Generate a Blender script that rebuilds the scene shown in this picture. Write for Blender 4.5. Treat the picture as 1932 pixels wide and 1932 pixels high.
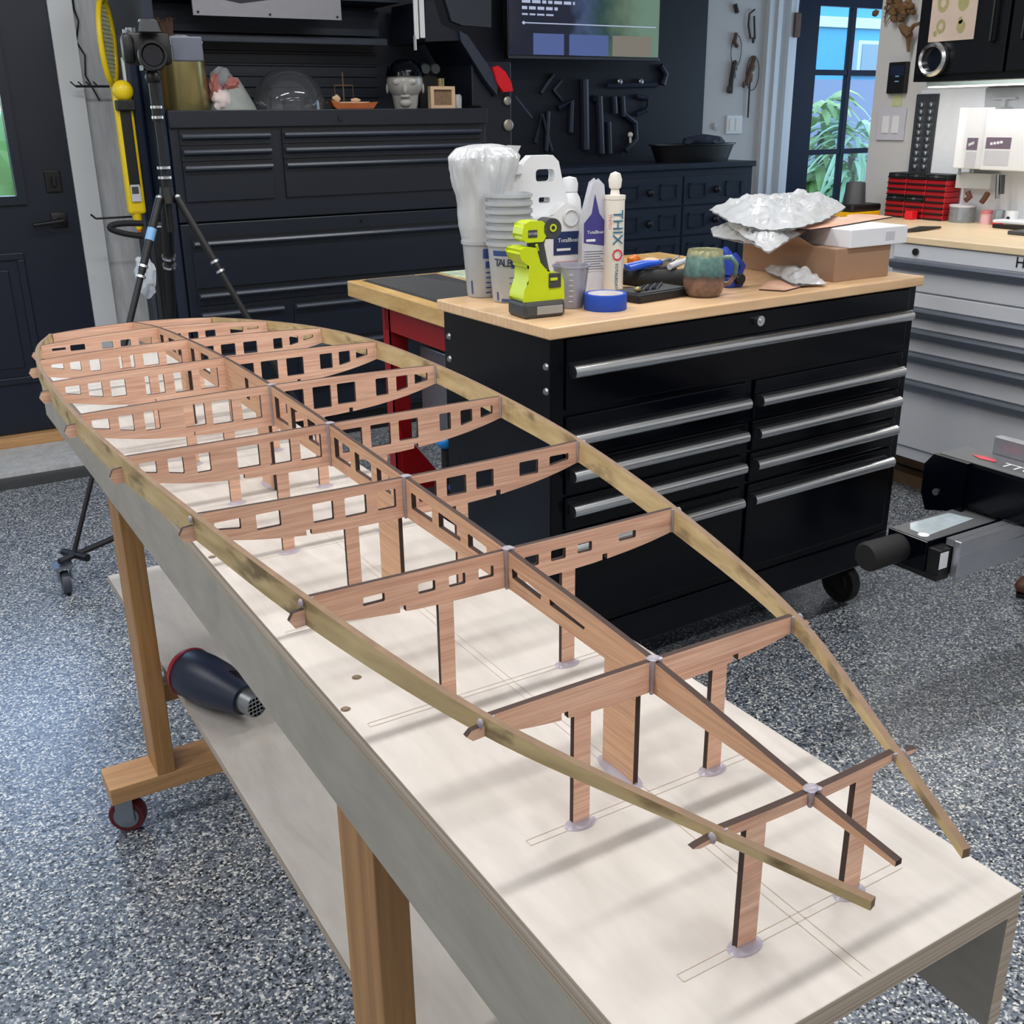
import bpy, bmesh, math, random
from mathutils import Vector, Matrix
random.seed(7)
PI = math.pi
scene = bpy.context.scene
COL = scene.collection
for o in list(bpy.data.objects):
    bpy.data.objects.remove(o)

# ------------------------------------------------------------------ camera
FPX, PITCH, ROLL, HEAD, CAMH = 1991.26, 0.3588477, -0.01233188, 0.54080505, 1.38
_h = Vector((math.sin(HEAD), math.cos(HEAD)))
CF = Vector((math.cos(PITCH)*_h.x, math.cos(PITCH)*_h.y, -math.sin(PITCH)))
_R = Vector((_h.y, -_h.x, 0.0))
_U = _R.cross(CF)
CR = math.cos(ROLL)*_R + math.sin(ROLL)*_U
CU = -math.sin(ROLL)*_R + math.cos(ROLL)*_U
C0 = Vector((0, 0, CAMH))
cam_data = bpy.data.cameras.new('camera')
cam = bpy.data.objects.new('view_camera', cam_data)
COL.objects.link(cam)
M = Matrix((CR, CU, -CF)).transposed().to_4x4()
M.translation = C0
cam.matrix_world = M
cam_data.sensor_fit = 'HORIZONTAL'
cam_data.sensor_width = 36.0
cam_data.lens = 36.0*FPX/1932.0
cam_data.clip_start = 0.02
cam_data.clip_end = 200
scene.camera = cam

def ray(x, y):
    return (x-966)/FPX*CR + (966-y)/FPX*CU + CF
def at_z(x, y, z):
    d = ray(x, y); return C0 + d*((z-CAMH)/d.z)
def at_x(x, y, X):
    d = ray(x, y); return C0 + d*(X/d.x)
def at_y(x, y, Y):
    d = ray(x, y); return C0 + d*(Y/d.y)

# ------------------------------------------------------------------ world, lights, exposure
world = bpy.data.worlds.new('sky'); scene.world = world
world.use_nodes = True
wn = world.node_tree.nodes; wl = world.node_tree.links
bg = wn['Background']
sky = wn.new('ShaderNodeTexSky')
sky.sky_type = 'NISHITA'; sky.sun_disc = False
sky.sun_elevation = math.radians(38); sky.sun_rotation = math.radians(48)
wl.new(sky.outputs[0], bg.inputs[0]); bg.inputs[1].default_value = 0.7

def area(name, loc, rot, sx, sy, power, color=(1, 1, 1), spread=PI):
    l = bpy.data.lights.new(name, 'AREA'); l.shape = 'RECTANGLE'; l.size = sx; l.size_y = sy
    l.energy = power; l.color = color; l.spread = spread
    o = bpy.data.objects.new(name, l); COL.objects.link(o); o.location = loc; o.rotation_euler = rot
    return o
TUBES = [(0.2, 1.1, 0), (1.9, 1.1, 0), (-1.6, 1.1, 0), (0.5, 2.9, 0), (2.4, 2.9, 0), (-1.4, 2.9, 0), (0.5, -0.8, 0), (2.6, -0.8, 0)]
for i, (x, y, r) in enumerate(TUBES):
    area('tube_light', (x, y, 2.70), (0, 0, r), 1.22, 0.10, 15, (1.0, 0.99, 0.985))
# added bluish fill panel standing just inside the solid left wall
area('left_fill', (-2.93, 0.9, 1.45), (0, math.radians(-90), 0), 1.2, 2.4, 5, (0.86, 0.93, 1.0))
area('alcove_fill', (6.22, 4.25, 1.5), (0, math.radians(90), 0), 1.2, 1.2, 14, (0.58, 0.78, 1.0))  # added bluish fill panel for an assumed alcove window, wall behind is solid
area('under_cabinet_light', (3.66, 2.2, 1.452), (0, 0, 0), 0.10, 1.7, 2.4, (1.0, 0.98, 0.96))

vs = scene.view_settings
vs.view_transform = 'Standard'; vs.look = 'None'; vs.gamma = 1.0; vs.use_curve_mapping = False
vs.exposure = 0.40

# ------------------------------------------------------------------ materials
def lin(c):
    r = []
    for v in c:
        v = v/255.0
        r.append(v/12.92 if v <= 0.04045 else ((v+0.055)/1.055)**2.4)
    return (r[0], r[1], r[2], 1.0)

def base_mat(name):
    m = bpy.data.materials.new(name); m.use_nodes = True
    nt = m.node_tree
    return m, nt, nt.nodes, nt.links, nt.nodes['Principled BSDF']

def mat(name, rgb, rough=0.5, metal=0.0, var=0.06, scale=30, bump=0.0, coat=0.0, spec=0.5):
    m, nt, N, L, B = base_mat(name)
    tc = N.new('ShaderNodeTexCoord'); no = N.new('ShaderNodeTexNoise'); no.inputs['Scale'].default_value = scale
    no.inputs['Detail'].default_value = 4
    L.new(tc.outputs['Object'], no.inputs['Vector'])
    mx = N.new('ShaderNodeMixRGB'); c = lin(rgb)
    mx.inputs[1].default_value = tuple(max(0, v*(1-var)) for v in c[:3])+(1,)
    mx.inputs[2].default_value = tuple(min(1, v*(1+var)) for v in c[:3])+(1,)
    L.new(no.outputs['Fac'], mx.inputs[0]); L.new(mx.outputs[0], B.inputs['Base Color'])
    B.inputs['Roughness'].default_value = rough; B.inputs['Metallic'].default_value = metal
    B.inputs['Coat Weight'].default_value = coat; B.inputs['Coat Roughness'].default_value = 0.08
    B.inputs['Specular IOR Level'].default_value = spec
    if bump > 0:
        b = N.new('ShaderNodeBump'); b.inputs['Strength'].default_value = bump; b.inputs['Distance'].default_value = 0.002
        L.new(no.outputs['Fac'], b.inputs['Height']); L.new(b.outputs[0], B.inputs['Normal'])
    return m

def wood(name, c1, c2, stretch=(1, 12, 12), scale=6, rough=0.55, c3=None, dist=1.5, fine=60, amt=0.35):
    """long grain: stretch is small along the grain"""
    m, nt, N, L, B = base_mat(name)
    tc = N.new('ShaderNodeTexCoord'); mp = N.new('ShaderNodeMapping'); mp.inputs['Scale'].default_value = stretch
    L.new(tc.outputs['Object'], mp.inputs[0])
    n1 = N.new('ShaderNodeTexNoise'); n1.inputs['Scale'].default_value = scale; n1.inputs['Detail'].default_value = 5
    n1.inputs['Distortion'].default_value = dist
    L.new(mp.outputs[0], n1.inputs['Vector'])
    n2 = N.new('ShaderNodeTexNoise'); n2.inputs['Scale'].default_value = fine; n2.inputs['Detail'].default_value = 3
    L.new(mp.outputs[0], n2.inputs['Vector'])
    cr = N.new('ShaderNodeValToRGB'); e = cr.color_ramp.elements
    e[0].position = 0.3; e[0].color = lin(c1); e[1].position = 0.72; e[1].color = lin(c2)
    if c3:
        x = e.new(0.5); x.color = lin(c3)
    L.new(n1.outputs['Fac'], cr.inputs[0])
    mx = N.new('ShaderNodeMixRGB'); mx.blend_type = 'MULTIPLY'; mx.inputs[0].default_value = amt
    cr2 = N.new('ShaderNodeValToRGB'); f = cr2.color_ramp.elements
    f[0].position = 0.35; f[0].color = (0.45, 0.45, 0.45, 1); f[1].position = 0.6; f[1].color = (1, 1, 1, 1)
    L.new(n2.outputs['Fac'], cr2.inputs[0]); L.new(cr.outputs[0], mx.inputs[1]); L.new(cr2.outputs[0], mx.inputs[2])
    L.new(mx.outputs[0], B.inputs['Base Color']); B.inputs['Roughness'].default_value = rough
    return m

def emit(name, rgb, s):
    m, nt, N, L, B = base_mat(name)
    B.inputs['Base Color'].default_value = lin(rgb)
    B.inputs['Emission Color'].default_value = lin(rgb); B.inputs['Emission Strength'].default_value = s
    return m

def clear(name, tint=(240, 245, 250), rough=0.05, fac=0.25, milk=0.0, bump=0.0, bscale=30, gloss=None):
    """thin clear sheet: transparent with a facing-angle gloss and an optional milky body"""
    m, nt, N, L, B = base_mat(name)
    out = N['Material Output']; tr = N.new('ShaderNodeBsdfTransparent'); tr.inputs[0].default_value = lin(tint)
    gl = N.new('ShaderNodeBsdfGlossy'); gl.inputs['Roughness'].default_value = rough
    fr = N.new('ShaderNodeLayerWeight'); fr.inputs['Blend'].default_value = fac
    ms = N.new('ShaderNodeMixShader'); L.new(fr.outputs['Fresnel'], ms.inputs[0]); L.new(tr.outputs[0], ms.inputs[1]); L.new(gl.outputs[0], ms.inputs[2])
    src = ms
    if bump > 0:
        tc = N.new('ShaderNodeTexCoord'); no = N.new('ShaderNodeTexNoise'); no.inputs['Scale'].default_value = bscale
        L.new(tc.outputs['Object'], no.inputs['Vector'])
        b = N.new('ShaderNodeBump'); b.inputs['Strength'].default_value = bump; b.inputs['Distance'].default_value = 0.01
        L.new(no.outputs['Fac'], b.inputs['Height']); L.new(b.outputs[0], gl.inputs['Normal']); L.new(b.outputs[0], fr.inputs['Normal'])
    if milk > 0:
        B.inputs['Base Color'].default_value = lin(tint); B.inputs['Roughness'].default_value = 0.35
        m2 = N.new('ShaderNodeMixShader'); m2.inputs[0].default_value = milk
        L.new(ms.outputs[0], m2.inputs[1]); L.new(B.outputs[0], m2.inputs[2]); src = m2
    L.new(src.outputs[0], out.inputs['Surface'])
    return m

# floor: grey epoxy with vinyl flakes under a glossy coat
def floor_mat():
    m, nt, N, L, B = base_mat('flake_epoxy')
    tc = N.new('ShaderNodeTexCoord')
    v = N.new('ShaderNodeTexVoronoi'); v.inputs['Scale'].default_value = 235; v.inputs['Randomness'].default_value = 1
    L.new(tc.outputs['Object'], v.inputs['Vector'])
    sp = N.new('ShaderNodeSeparateColor'); L.new(v.outputs['Color'], sp.inputs[0])
    cr = N.new('ShaderNodeValToRGB'); cr.color_ramp.interpolation = 'CONSTANT'; e = cr.color_ramp.elements
    e[0].position = 0; e[0].color = lin((24, 28, 34)); e[1].position = 0.14; e[1].color = lin((82, 92, 104))
    for p, c in ((0.42, (106, 116, 128)), (0.62, (136, 142, 150)), (0.78, (174, 178, 182)), (0.89, (222, 222, 216))):
        x = e.new(p); x.color = lin(c)
    L.new(sp.outputs[0], cr.inputs[0])
    L.new(cr.outputs[0], B.inputs['Base Color'])
    B.inputs['Roughness'].default_value = 0.36
    B.inputs['Coat Weight'].default_value = 0.75; B.inputs['Coat Roughness'].default_value = 0.24
    no = N.new('ShaderNodeTexNoise'); no.inputs['Scale'].default_value = 55; no.inputs['Detail'].default_value = 3
    L.new(tc.outputs['Object'], no.inputs['Vector'])
    b = N.new('ShaderNodeBump'); b.inputs['Strength'].default_value = 0.55; b.inputs['Distance'].default_value = 0.0025
    L.new(no.outputs['Fac'], b.inputs['Height']); L.new(b.outputs[0], B.inputs['Coat Normal']); L.new(b.outputs[0], B.inputs['Normal'])
    return m

# laser-cut mahogany ply: fine horizontal streaks
MAHOG = wood('mahogany_plywood', (218, 167, 142), (246, 206, 180), stretch=(1.2, 1.2, 40), scale=5, rough=0.6, c3=(233, 187, 161), dist=0.6, fine=16, amt=0.34)
SPARW = wood('mahogany_spar', (200, 154, 122), (226, 182, 146), stretch=(1.2, 1.2, 40), scale=5, rough=0.6, c3=(214, 168, 134), dist=0.6, fine=16, amt=0.3)
BURNT = mat('laser_burnt_edge', (62, 44, 38), 0.8, var=0.3, scale=80)
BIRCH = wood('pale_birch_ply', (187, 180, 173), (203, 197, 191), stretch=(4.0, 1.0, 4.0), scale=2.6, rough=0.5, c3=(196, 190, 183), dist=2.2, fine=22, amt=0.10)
BIRCH_SHADED = wood('birch_ply_shaded', (158, 153, 144), (172, 167, 157), stretch=(1.0, 1.0, 3.0), scale=3.2, rough=0.6, dist=2.6, fine=20, amt=0.14)  # the top's birch in darker tones, skirt shade put into the colour
PLYEDGE = wood('plywood_edge', (150, 130, 110), (206, 196, 182), stretch=(0.4, 0.4, 150), scale=2.2, rough=0.7, dist=0.1, fine=10, amt=0.2)
FIRLEG = wood('fir_stud', (156, 112, 64), (190, 144, 90), stretch=(14, 14, 0.5), scale=4, rough=0.5, dist=0.8, fine=12, amt=0.25)
FIRBEAM = wood('fir_beam', (188, 140, 92), (216, 170, 120), stretch=(0.6, 14, 14), scale=4, rough=0.5, dist=0.9, fine=12, amt=0.25)
BAMBOO = wood('bamboo_block_top', (218, 178, 134), (236, 202, 162), stretch=(0.7, 26, 8), scale=3, rough=0.35, dist=0.3, fine=14, amt=0.15)
BUTCHER = wood('butcher_block', (190, 150, 88), (222, 186, 128), stretch=(14, 2.0, 8), scale=3, rough=0.4, dist=0.3, fine=14, amt=0.2)
COUNTERW = wood('pale_counter_wood', (226, 200, 160), (238, 216, 180), stretch=(12, 0.8, 8), scale=3, rough=0.35, dist=0.3, fine=14, amt=0.1)

def rail_mat():
    m, nt, N, L, B = base_mat('stained_poplar_strip')
    tc = N.new('ShaderNodeTexCoord'); mp = N.new('ShaderNodeMapping'); mp.inputs['Scale'].default_value = (8, 5, 30)
    L.new(tc.outputs['Object'], mp.inputs[0])
    n1 = N.new('ShaderNodeTexNoise'); n1.inputs['Scale'].default_value = 2.5; n1.inputs['Detail'].default_value = 5
    L.new(mp.outputs[0], n1.inputs['Vector'])
    cr = N.new('ShaderNodeValToRGB'); e = cr.color_ramp.elements
    e[0].position = 0.3; e[0].color = lin((172, 148, 104)); e[1].position = 0.7; e[1].color = lin((206, 184, 138))
    L.new(n1.outputs['Fac'], cr.inputs[0])
    n2 = N.new('ShaderNodeTexNoise'); n2.inputs['Scale'].default_value = 34; n2.inputs['Detail'].default_value = 4
    mp2 = N.new('ShaderNodeMapping'); mp2.inputs['Scale'].default_value = (1, .45, 1.3); L.new(tc.outputs['Object'], mp2.inputs[0]); L.new(mp2.outputs[0], n2.inputs['Vector'])
    c2 = N.new('ShaderNodeValToRGB'); f = c2.color_ramp.elements
    f[0].position = 0.53; f[0].color = (0, 0, 0, 1); f[1].position = 0.68; f[1].color = (.85, .85, .85, 1)
    L.new(n2.outputs['Fac'], c2.inputs[0])
    mx = N.new('ShaderNodeMixRGB'); mx.inputs[2].default_value = lin((98, 80, 52))
    L.new(c2.outputs[0], mx.inputs[0]); L.new(cr.outputs[0], mx.inputs[1])
    L.new(mx.outputs[0], B.inputs['Base Color']); B.inputs['Roughness'].default_value = 0.6
    return m
RAILM = rail_mat()
RAILTOP = mat('stained_strip_edge', (124, 98, 74), 0.6, var=0.35, scale=60)
GLUE = clear('cured_epoxy', (222, 216, 228), 0.2, 0.3, milk=0.42)

BLK = mat('glossy_black_enamel', (2, 4, 11), 0.16, var=0.05, coat=0.0, spec=0.20)
BLKSAT = mat('satin_black_steel', (20, 27, 40), 0.42, var=0.05, scale=8)
BLKDK = mat('satin_black_recess', (9, 11, 16), 0.5, var=0.05)
BLKLIP = mat('satin_black_pull', (58, 65, 78), 0.28, var=0.05)
NAVY = mat('navy_black_paint', (22, 34, 52), 0.5, var=0.08, scale=12)
WALLBLK = mat('black_wall_paint', (9, 17, 31), 0.55, var=0.1, scale=10)
DOORBLK = mat('dark_navy_door', (14, 24, 42), 0.45, var=0.06, scale=4)
BLACKP = mat('black_plastic', (11, 12, 16), 0.45, var=0.1)
RUBBER = mat('black_rubber', (16, 16, 18), 0.7)
CHROME = mat('polished_aluminium', (222, 225, 228), 0.24, metal=1.0, var=0.03)
STEEL = mat('brushed_steel', (160, 164, 168), 0.35, metal=1.0)
ALU = mat('anodised_aluminium', (176, 178, 186), 0.30, metal=0.75)
ZINC = mat('zinc_plate', (150, 158, 168), 0.35, metal=0.9)
WHITEP = mat('white_plastic', (226, 228, 230), 0.35, var=0.02)
CREAMP = mat('cream_plastic', (232, 228, 218), 0.4, var=0.02)
PAPER = mat('white_card', (228, 230, 236), 0.7, var=0.02)
PAPERG = mat('grey_print', (196, 198, 204), 0.7)
KRAFT = mat('kraft_cardboard', (156, 124, 100), 0.8, var=0.06, scale=14)
WHITEW = wood('whitewashed_board', (186, 190, 194), (212, 214, 216), stretch=(7, 7, 0.8), scale=2.4, rough=0.7, dist=1.2, fine=12, amt=0.2)
TRIMW = mat('white_trim', (214, 218, 222), 0.45, var=0.02)
WALLG = mat('pale_grey_wall', (198, 197, 196), 0.75, var=0.02, scale=4)
CEILM = mat('white_ceiling', (228, 228, 228), 0.8, var=0.02)
CABW = mat('white_steel_cabinet', (206, 209, 214), 0.35, var=0.02)
CABLIP = mat('grey_aluminium_pull', (120, 128, 140), 0.3, metal=0.6)
YEL = mat('yellow_plastic', (238, 206, 26), 0.35, var=0.04)
LIME = mat('lime_plastic', (196, 214, 20), 0.35, var=0.05)
DGREY = mat('dark_grey_plastic', (62, 64, 66), 0.5)
RED = mat('red_enamel', (150, 18, 26), 0.35, var=0.05)
REDP = mat('bright_red_plastic', (222, 26, 38), 0.35)
NAVYP = mat('navy_plastic', (22, 34, 58), 0.4, var=0.08)
BLUE = mat('blue_masking_tape', (24, 70, 178), 0.55, var=0.04)
BLUEP = mat('blue_plastic', (30, 84, 200), 0.35)
LBLUE = mat('light_blue_plastic', (120, 170, 214), 0.4)
PURPLE = mat('purple_print', (64, 60, 132), 0.45)
ORANGE = mat('orange_plastic', (222, 116, 30), 0.4)
BRASS = mat('aged_brass', (150, 138, 92), 0.3, metal=0.75, var=0.15, scale=6)
COPPER = mat('copper_hull', (176, 96, 52), 0.4, metal=0.3, var=0.2)
BROWN = mat('brown_leather', (92, 56, 38), 0.55, var=0.15)
RUST = mat('rusty_brown', (98, 74, 60), 0.7, var=0.3)
IRON = mat('old_iron', (70, 66, 60), 0.55, metal=0.4, var=0.3)
STRAW = mat('dry_straw', (112, 84, 56), 0.8, var=0.25)
TAN = mat('pale_frame_wood', (216, 184, 150), 0.6, var=0.08)
GLASS = clear('window_glass', (245, 250, 252), 0.02, 0.12)
CLEARP = clear('clear_plastic', (222, 232, 240), 0.12, 0.45, milk=0.22, bump=0.3, bscale=60)
FILM = clear('clear_plastic_film', (242, 245, 248), 0.12, 0.66, milk=0.60, bump=1.0, bscale=34)
DOME = clear('glass_dome', (226, 230, 236), 0.01, 0.36, milk=0.05)
CRYSTAL = clear('frosted_crystal', (214, 212, 206), 0.08, 0.5, milk=0.55, bump=0.4, bscale=70)
MILKCUP = clear('translucent_polypropylene', (226, 230, 234), 0.25, 0.4, milk=0.52)
SKYBLUE = mat('pale_blue_siding', (80, 172, 214), 0.7, var=0.04)
FENCE = mat('grey_fence_boards', (142, 150, 178), 0.8, var=0.08)
LEAF = mat('green_leaves', (138, 176, 104), 0.6, var=0.3, scale=10)
LEAFB = mat('bright_palm_leaves', (150, 192, 150), 0.6, var=0.25, scale=10)
SCREEN_GREY = mat('camera_screen_grey', (92, 98, 112), 0.4)

# ------------------------------------------------------------------ geometry helpers
class MB:
    def __init__(s):
        s.bm = bmesh.new(); s.mi = 0
    def m(s, i):
        s.mi = i; return s
    def _tag(s, n0):
        s.bm.faces.ensure_lookup_table()
        for f in s.bm.faces[n0:]:
            f.material_index = s.mi
    def box(s, a, b, rot=None, bev=0.0):
        n0 = len(s.bm.faces)
        cx = [(a[i]+b[i])/2 for i in range(3)]; sz = [abs(b[i]-a[i]) for i in range(3)]
        mt = Matrix.Translation(cx)
        if rot is not None: mt = mt @ rot
        mt = mt @ Matrix.Diagonal((sz[0], sz[1], sz[2], 1))
        g = bmesh.ops.create_cube(s.bm, size=1.0, matrix=mt)
        if bev > 0:
            ed = list({e for v in g['verts'] for e in v.link_edges})
            bmesh.ops.bevel(s.bm, geom=ed, offset=min(bev, min(sz)*0.45), segments=2, affect='EDGES', profile=0.5)
        s._tag(n0); return s
    def lathe(s, prof, n=24, mt=None, cap=True, squash=(1, 1)):
        n0 = len(s.bm.faces); mt = mt or Matrix()
        rings = []
        for r, z in prof:
            if r <= 1e-6:
                rings.append([s.bm.verts.new(mt @ Vector((0, 0, z)))])
            else:
                rings.append([s.bm.verts.new(mt @ Vector((r*squash[0]*math.cos(2*PI*i/n), r*squash[1]*math.sin(2*PI*i/n), z))) for i in range(n)])
        for a, b in zip(rings, rings[1:]):
            for i in range(n):
                j = (i+1) % n
                q = [a[i % len(a)], a[j % len(a)], b[j % len(b)], b[i % len(b)]]
                u = []
                for v in q:
                    if v not in u: u.append(v)
                if len(u) >= 3:
                    try: s.bm.faces.new(u)
                    except ValueError: pass
        if cap:
            for r in (rings[0], rings[-1]):
                if len(r) > 2:
                    try: s.bm.faces.new(r)
                    except ValueError: pass
        s._tag(n0); return s
    def cyl(s, p, q, r, r2=None, n=16):
        p = Vector(p); q = Vector(q); d = q-p
        rt = Vector((0, 0, 1)).rotation_difference(d.normalized()).to_matrix().to_4x4()
        return s.lathe([(r, 0), (r2 if r2 is not None else r, d.length)], n, Matrix.Translation(p) @ rt)
    def tube(s, pts, r, n=8, closed=False):
        n0 = len(s.bm.faces); pts = [Vector(p) for p in pts]; k = len(pts)
        rad = r if isinstance(r, (list, tuple)) else [r]*k
        rings = []; up = None
        for i, p in enumerate(pts):
            if closed: d = pts[(i+1) % k]-pts[i-1]
            else: d = pts[min(i+1, k-1)]-pts[max(i-1, 0)]
            d.normalize()
            if up is None:
                up = Vector((0, 0, 1)) if abs(d.z) < 0.9 else Vector((1, 0, 0))
            a = d.cross(up)
            if a.length < 1e-4: a = d.cross(Vector((0, 1, 0)))
            a.normalize(); b = a.cross(d); up = b
            rings.append([s.bm.verts.new(p + a*rad[i]*math.cos(2*PI*j/n) + b*rad[i]*math.sin(2*PI*j/n)) for j in range(n)])
        pr = list(zip(rings, rings[1:])) + ([(rings[-1], rings[0])] if closed else [])
        for a, b in pr:
            for j in range(n):
                s.bm.faces.new([a[j], a[(j+1) % n], b[(j+1) % n], b[j]])
        if not closed:
            s.bm.faces.new(rings[0]); s.bm.faces.new(rings[-1])
        s._tag(n0); return s
    def prism(s, pts, ext, mt=None):
        """polygon pts (2D, in local xy) extruded by ext along local z, placed by mt"""
        n0 = len(s.bm.faces); mt = mt or Matrix()
        a = [s.bm.verts.new(mt @ Vector((x, y, 0))) for x, y in pts]
        b = [s.bm.verts.new(mt @ Vector((x, y, ext))) for x, y in pts]
        s.bm.faces.new(a); s.bm.faces.new(b[::-1]); k = len(pts)
        for i in range(k):
            s.bm.faces.new([a[i], b[i], b[(i+1) % k], a[(i+1) % k]])
        s._tag(n0); return s
    def blob(s, c, r, sub=2, noise=0.0, seed=0, scale=(1, 1, 1), rot=None):
        n0 = len(s.bm.faces)
        g = bmesh.ops.create_icosphere(s.bm, subdivisions=sub, radius=1.0)
        rnd = random.Random(seed)
        from mathutils import noise as nz
        for v in g['verts']:
            k = 1.0
            if noise: k += noise*nz.noise(v.co*2.3+Vector((seed*3.1, seed, 0)))
            p = Vector((v.co.x*r*scale[0]*k, v.co.y*r*scale[1]*k, v.co.z*r*scale[2]*k))
            if rot is not None: p = rot @ p
            v.co = p + Vector(c)
        s._tag(n0); return s
    def build(s, name, mats, parent=None, smooth=False, off=None, world_coords=True):
        bmesh.ops.recalc_face_normals(s.bm, faces=list(s.bm.faces))
        me = bpy.data.meshes.new(name); s.bm.to_mesh(me); s.bm.free()
        if not isinstance(mats, (list, tuple)): mats = [mats]
        for k in mats: me.materials.append(k)
        o = bpy.data.objects.new(name, me); COL.objects.link(o)
        if smooth:
            me.shade_smooth() if hasattr(me, 'shade_smooth') else None
            try: me.set_sharp_from_angle(angle=math.radians(40))
            except Exception: pass
        if parent is not None:
            o.parent = parent
            if world_coords:
                off = Vector(parent['o']) if 'o' in parent else Vector((0, 0, 0))
                me.transform(Matrix.Translation(-off))
        elif off is not None:
            me.transform(Matrix.Translation(-Vector(off))); o.location = off
        return o

ORI = {}
def thing(name, label, cat, loc=(0, 0, 0), rz=0.0, group=None, kind=None):
    o = bpy.data.objects.new(name, None); COL.objects.link(o)
    o.empty_display_size = 0.05
    o.location = loc; o.rotation_euler = (0, 0, rz); ORI[o.name] = Vector(loc)
    if kind: o['kind'] = kind
    else:
        o['label'] = label; o['category'] = cat
    if group: o['group'] = group
    return o
def P(o, name, mb, m, smooth=False, local=False):
    """add a part; mesh coordinates are world unless local"""
    r = mb.build(name, m, None, smooth)
    r.parent = o
    if not local:
        base = o; T = Vector((0, 0, 0))
        while base is not None:
            T += ORI.get(base.name, Vector((0, 0, 0))); base = base.parent
        r.data.transform(Matrix.Translation(-T))
    return r
def tag(o, label, cat, group=None, kind=None):
    o['label'] = label; o['category'] = cat
    if group: o['group'] = group
    if kind: o['kind'] = kind
    return o
def S(o):
    o['kind'] = 'structure'; return o
def solo(name, mb, m, label, cat, smooth=False, group=None, loc=None):
    o = mb.build(name, m, None, smooth, off=loc)
    return tag(o, label, cat, group)

def plate(outer, holes, th):
    """flat plate in local xy with holes, centred thickness along z -> mesh; material 1 on the cut edges"""
    cu = bpy.data.curves.new('tmp', 'CURVE'); cu.dimensions = '2D'; cu.fill_mode = 'BOTH'; cu.extrude = th/2
    for poly in [outer]+holes:
        sp = cu.splines.new('POLY'); sp.points.add(len(poly)-1); sp.use_cyclic_u = True
        for i, (x, y) in enumerate(poly): sp.points[i].co = (x, y, 0, 1)
    ob = bpy.data.objects.new('tmp', cu); COL.objects.link(ob)
    dg = bpy.context.evaluated_depsgraph_get()
    me = bpy.data.meshes.new_from_object(ob.evaluated_get(dg))
    bpy.data.objects.remove(ob); bpy.data.curves.remove(cu)
    me.materials.clear()
    bm = bmesh.new(); bm.from_mesh(me); bpy.data.meshes.remove(me)
    for f in bm.faces:
        f.normal_update(); f.material_index = 0 if abs(f.normal.z) > 0.5 else 1; f.smooth = False
    return bm
def add_bm(dst, src, mt):
    src.transform(mt)
    me = bpy.data.meshes.new('t'); src.to_mesh(me); src.free(); dst.bm.from_mesh(me); bpy.data.meshes.remove(me)
def rrect(x0, y0, x1, y1, r=0.002, n=3):
    r = min(r, abs(x1-x0)*.45, abs(y1-y0)*.45); out = []
    for cx, cy, a0 in ((x1-r, y1-r, 0), (x0+r, y1-r, 90), (x0+r, y0+r, 180), (x1-r, y0+r, 270)):
        for k in range(n+1):
            a = math.radians(a0+90*k/n); out.append((cx+r*math.cos(a), cy+r*math.sin(a)))
    return out
def catmull(xs, ys, x):
    n = len(xs)
    if x <= xs[0]: return ys[0]
    if x >= xs[-1]: return ys[-1]
    i = max(k for k in range(n) if xs[k] <= x); i = min(i, n-2)
    def sl(k):
        if k == 0: return (ys[1]-ys[0])/(xs[1]-xs[0])
        if k == n-1: return (ys[-1]-ys[-2])/(xs[-1]-xs[-2])
        return (ys[k+1]-ys[k-1])/(xs[k+1]-xs[k-1])
    h = xs[i+1]-xs[i]; t = (x-xs[i])/h
    return ((2*t**3-3*t*t+1)*ys[i] + (t**3-2*t*t+t)*h*sl(i) + (-2*t**3+3*t*t)*ys[i+1] + (t**3-t*t)*h*sl(i+1))
def text_bm(dst, txt, size, mt, ext=0.0004, align='CENTER'):
    cu = bpy.data.curves.new('tx', 'FONT'); cu.body = txt; cu.size = size; cu.extrude = ext
    cu.align_x = align; cu.align_y = 'CENTER'; cu.resolution_u = 2
    ob = bpy.data.objects.new('tx', cu); COL.objects.link(ob)
    dg = bpy.context.evaluated_depsgraph_get(); me = bpy.data.meshes.new_from_object(ob.evaluated_get(dg))
    bpy.data.objects.remove(ob); bpy.data.curves.remove(cu)
    n0 = len(dst.bm.faces); me.transform(mt); dst.bm.from_mesh(me); bpy.data.meshes.remove(me)
    dst._tag(n0)
def face_mt(o, ax, ay):
    """matrix whose local x = ax, local y = ay, origin o"""
    ax = Vector(ax).normalized(); ay = Vector(ay).normalized(); az = ax.cross(ay)
    m = Matrix((ax, ay, az)).transposed().to_4x4(); m.translation = Vector(o); return m
FRONT = lambda o: face_mt(o, (1, 0, 0), (0, 0, 1))      # seen from -Y
SIDE = lambda o: face_mt(o, (0, -1, 0), (0, 0, 1))      # seen from -X
# ================================================================== the room
BY = 5.06     # back wall face
mb = MB(); mb.box((-3.0, -2.6, -0.05), (6.4, BY+0.12, 0.0)); fl = S(mb.build('floor', floor_mat()))
mb = MB(); mb.box((-3.0, -2.6, 2.85), (6.4, BY+0.12, 2.93)); S(mb.build('ceiling', CEILM))
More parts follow.
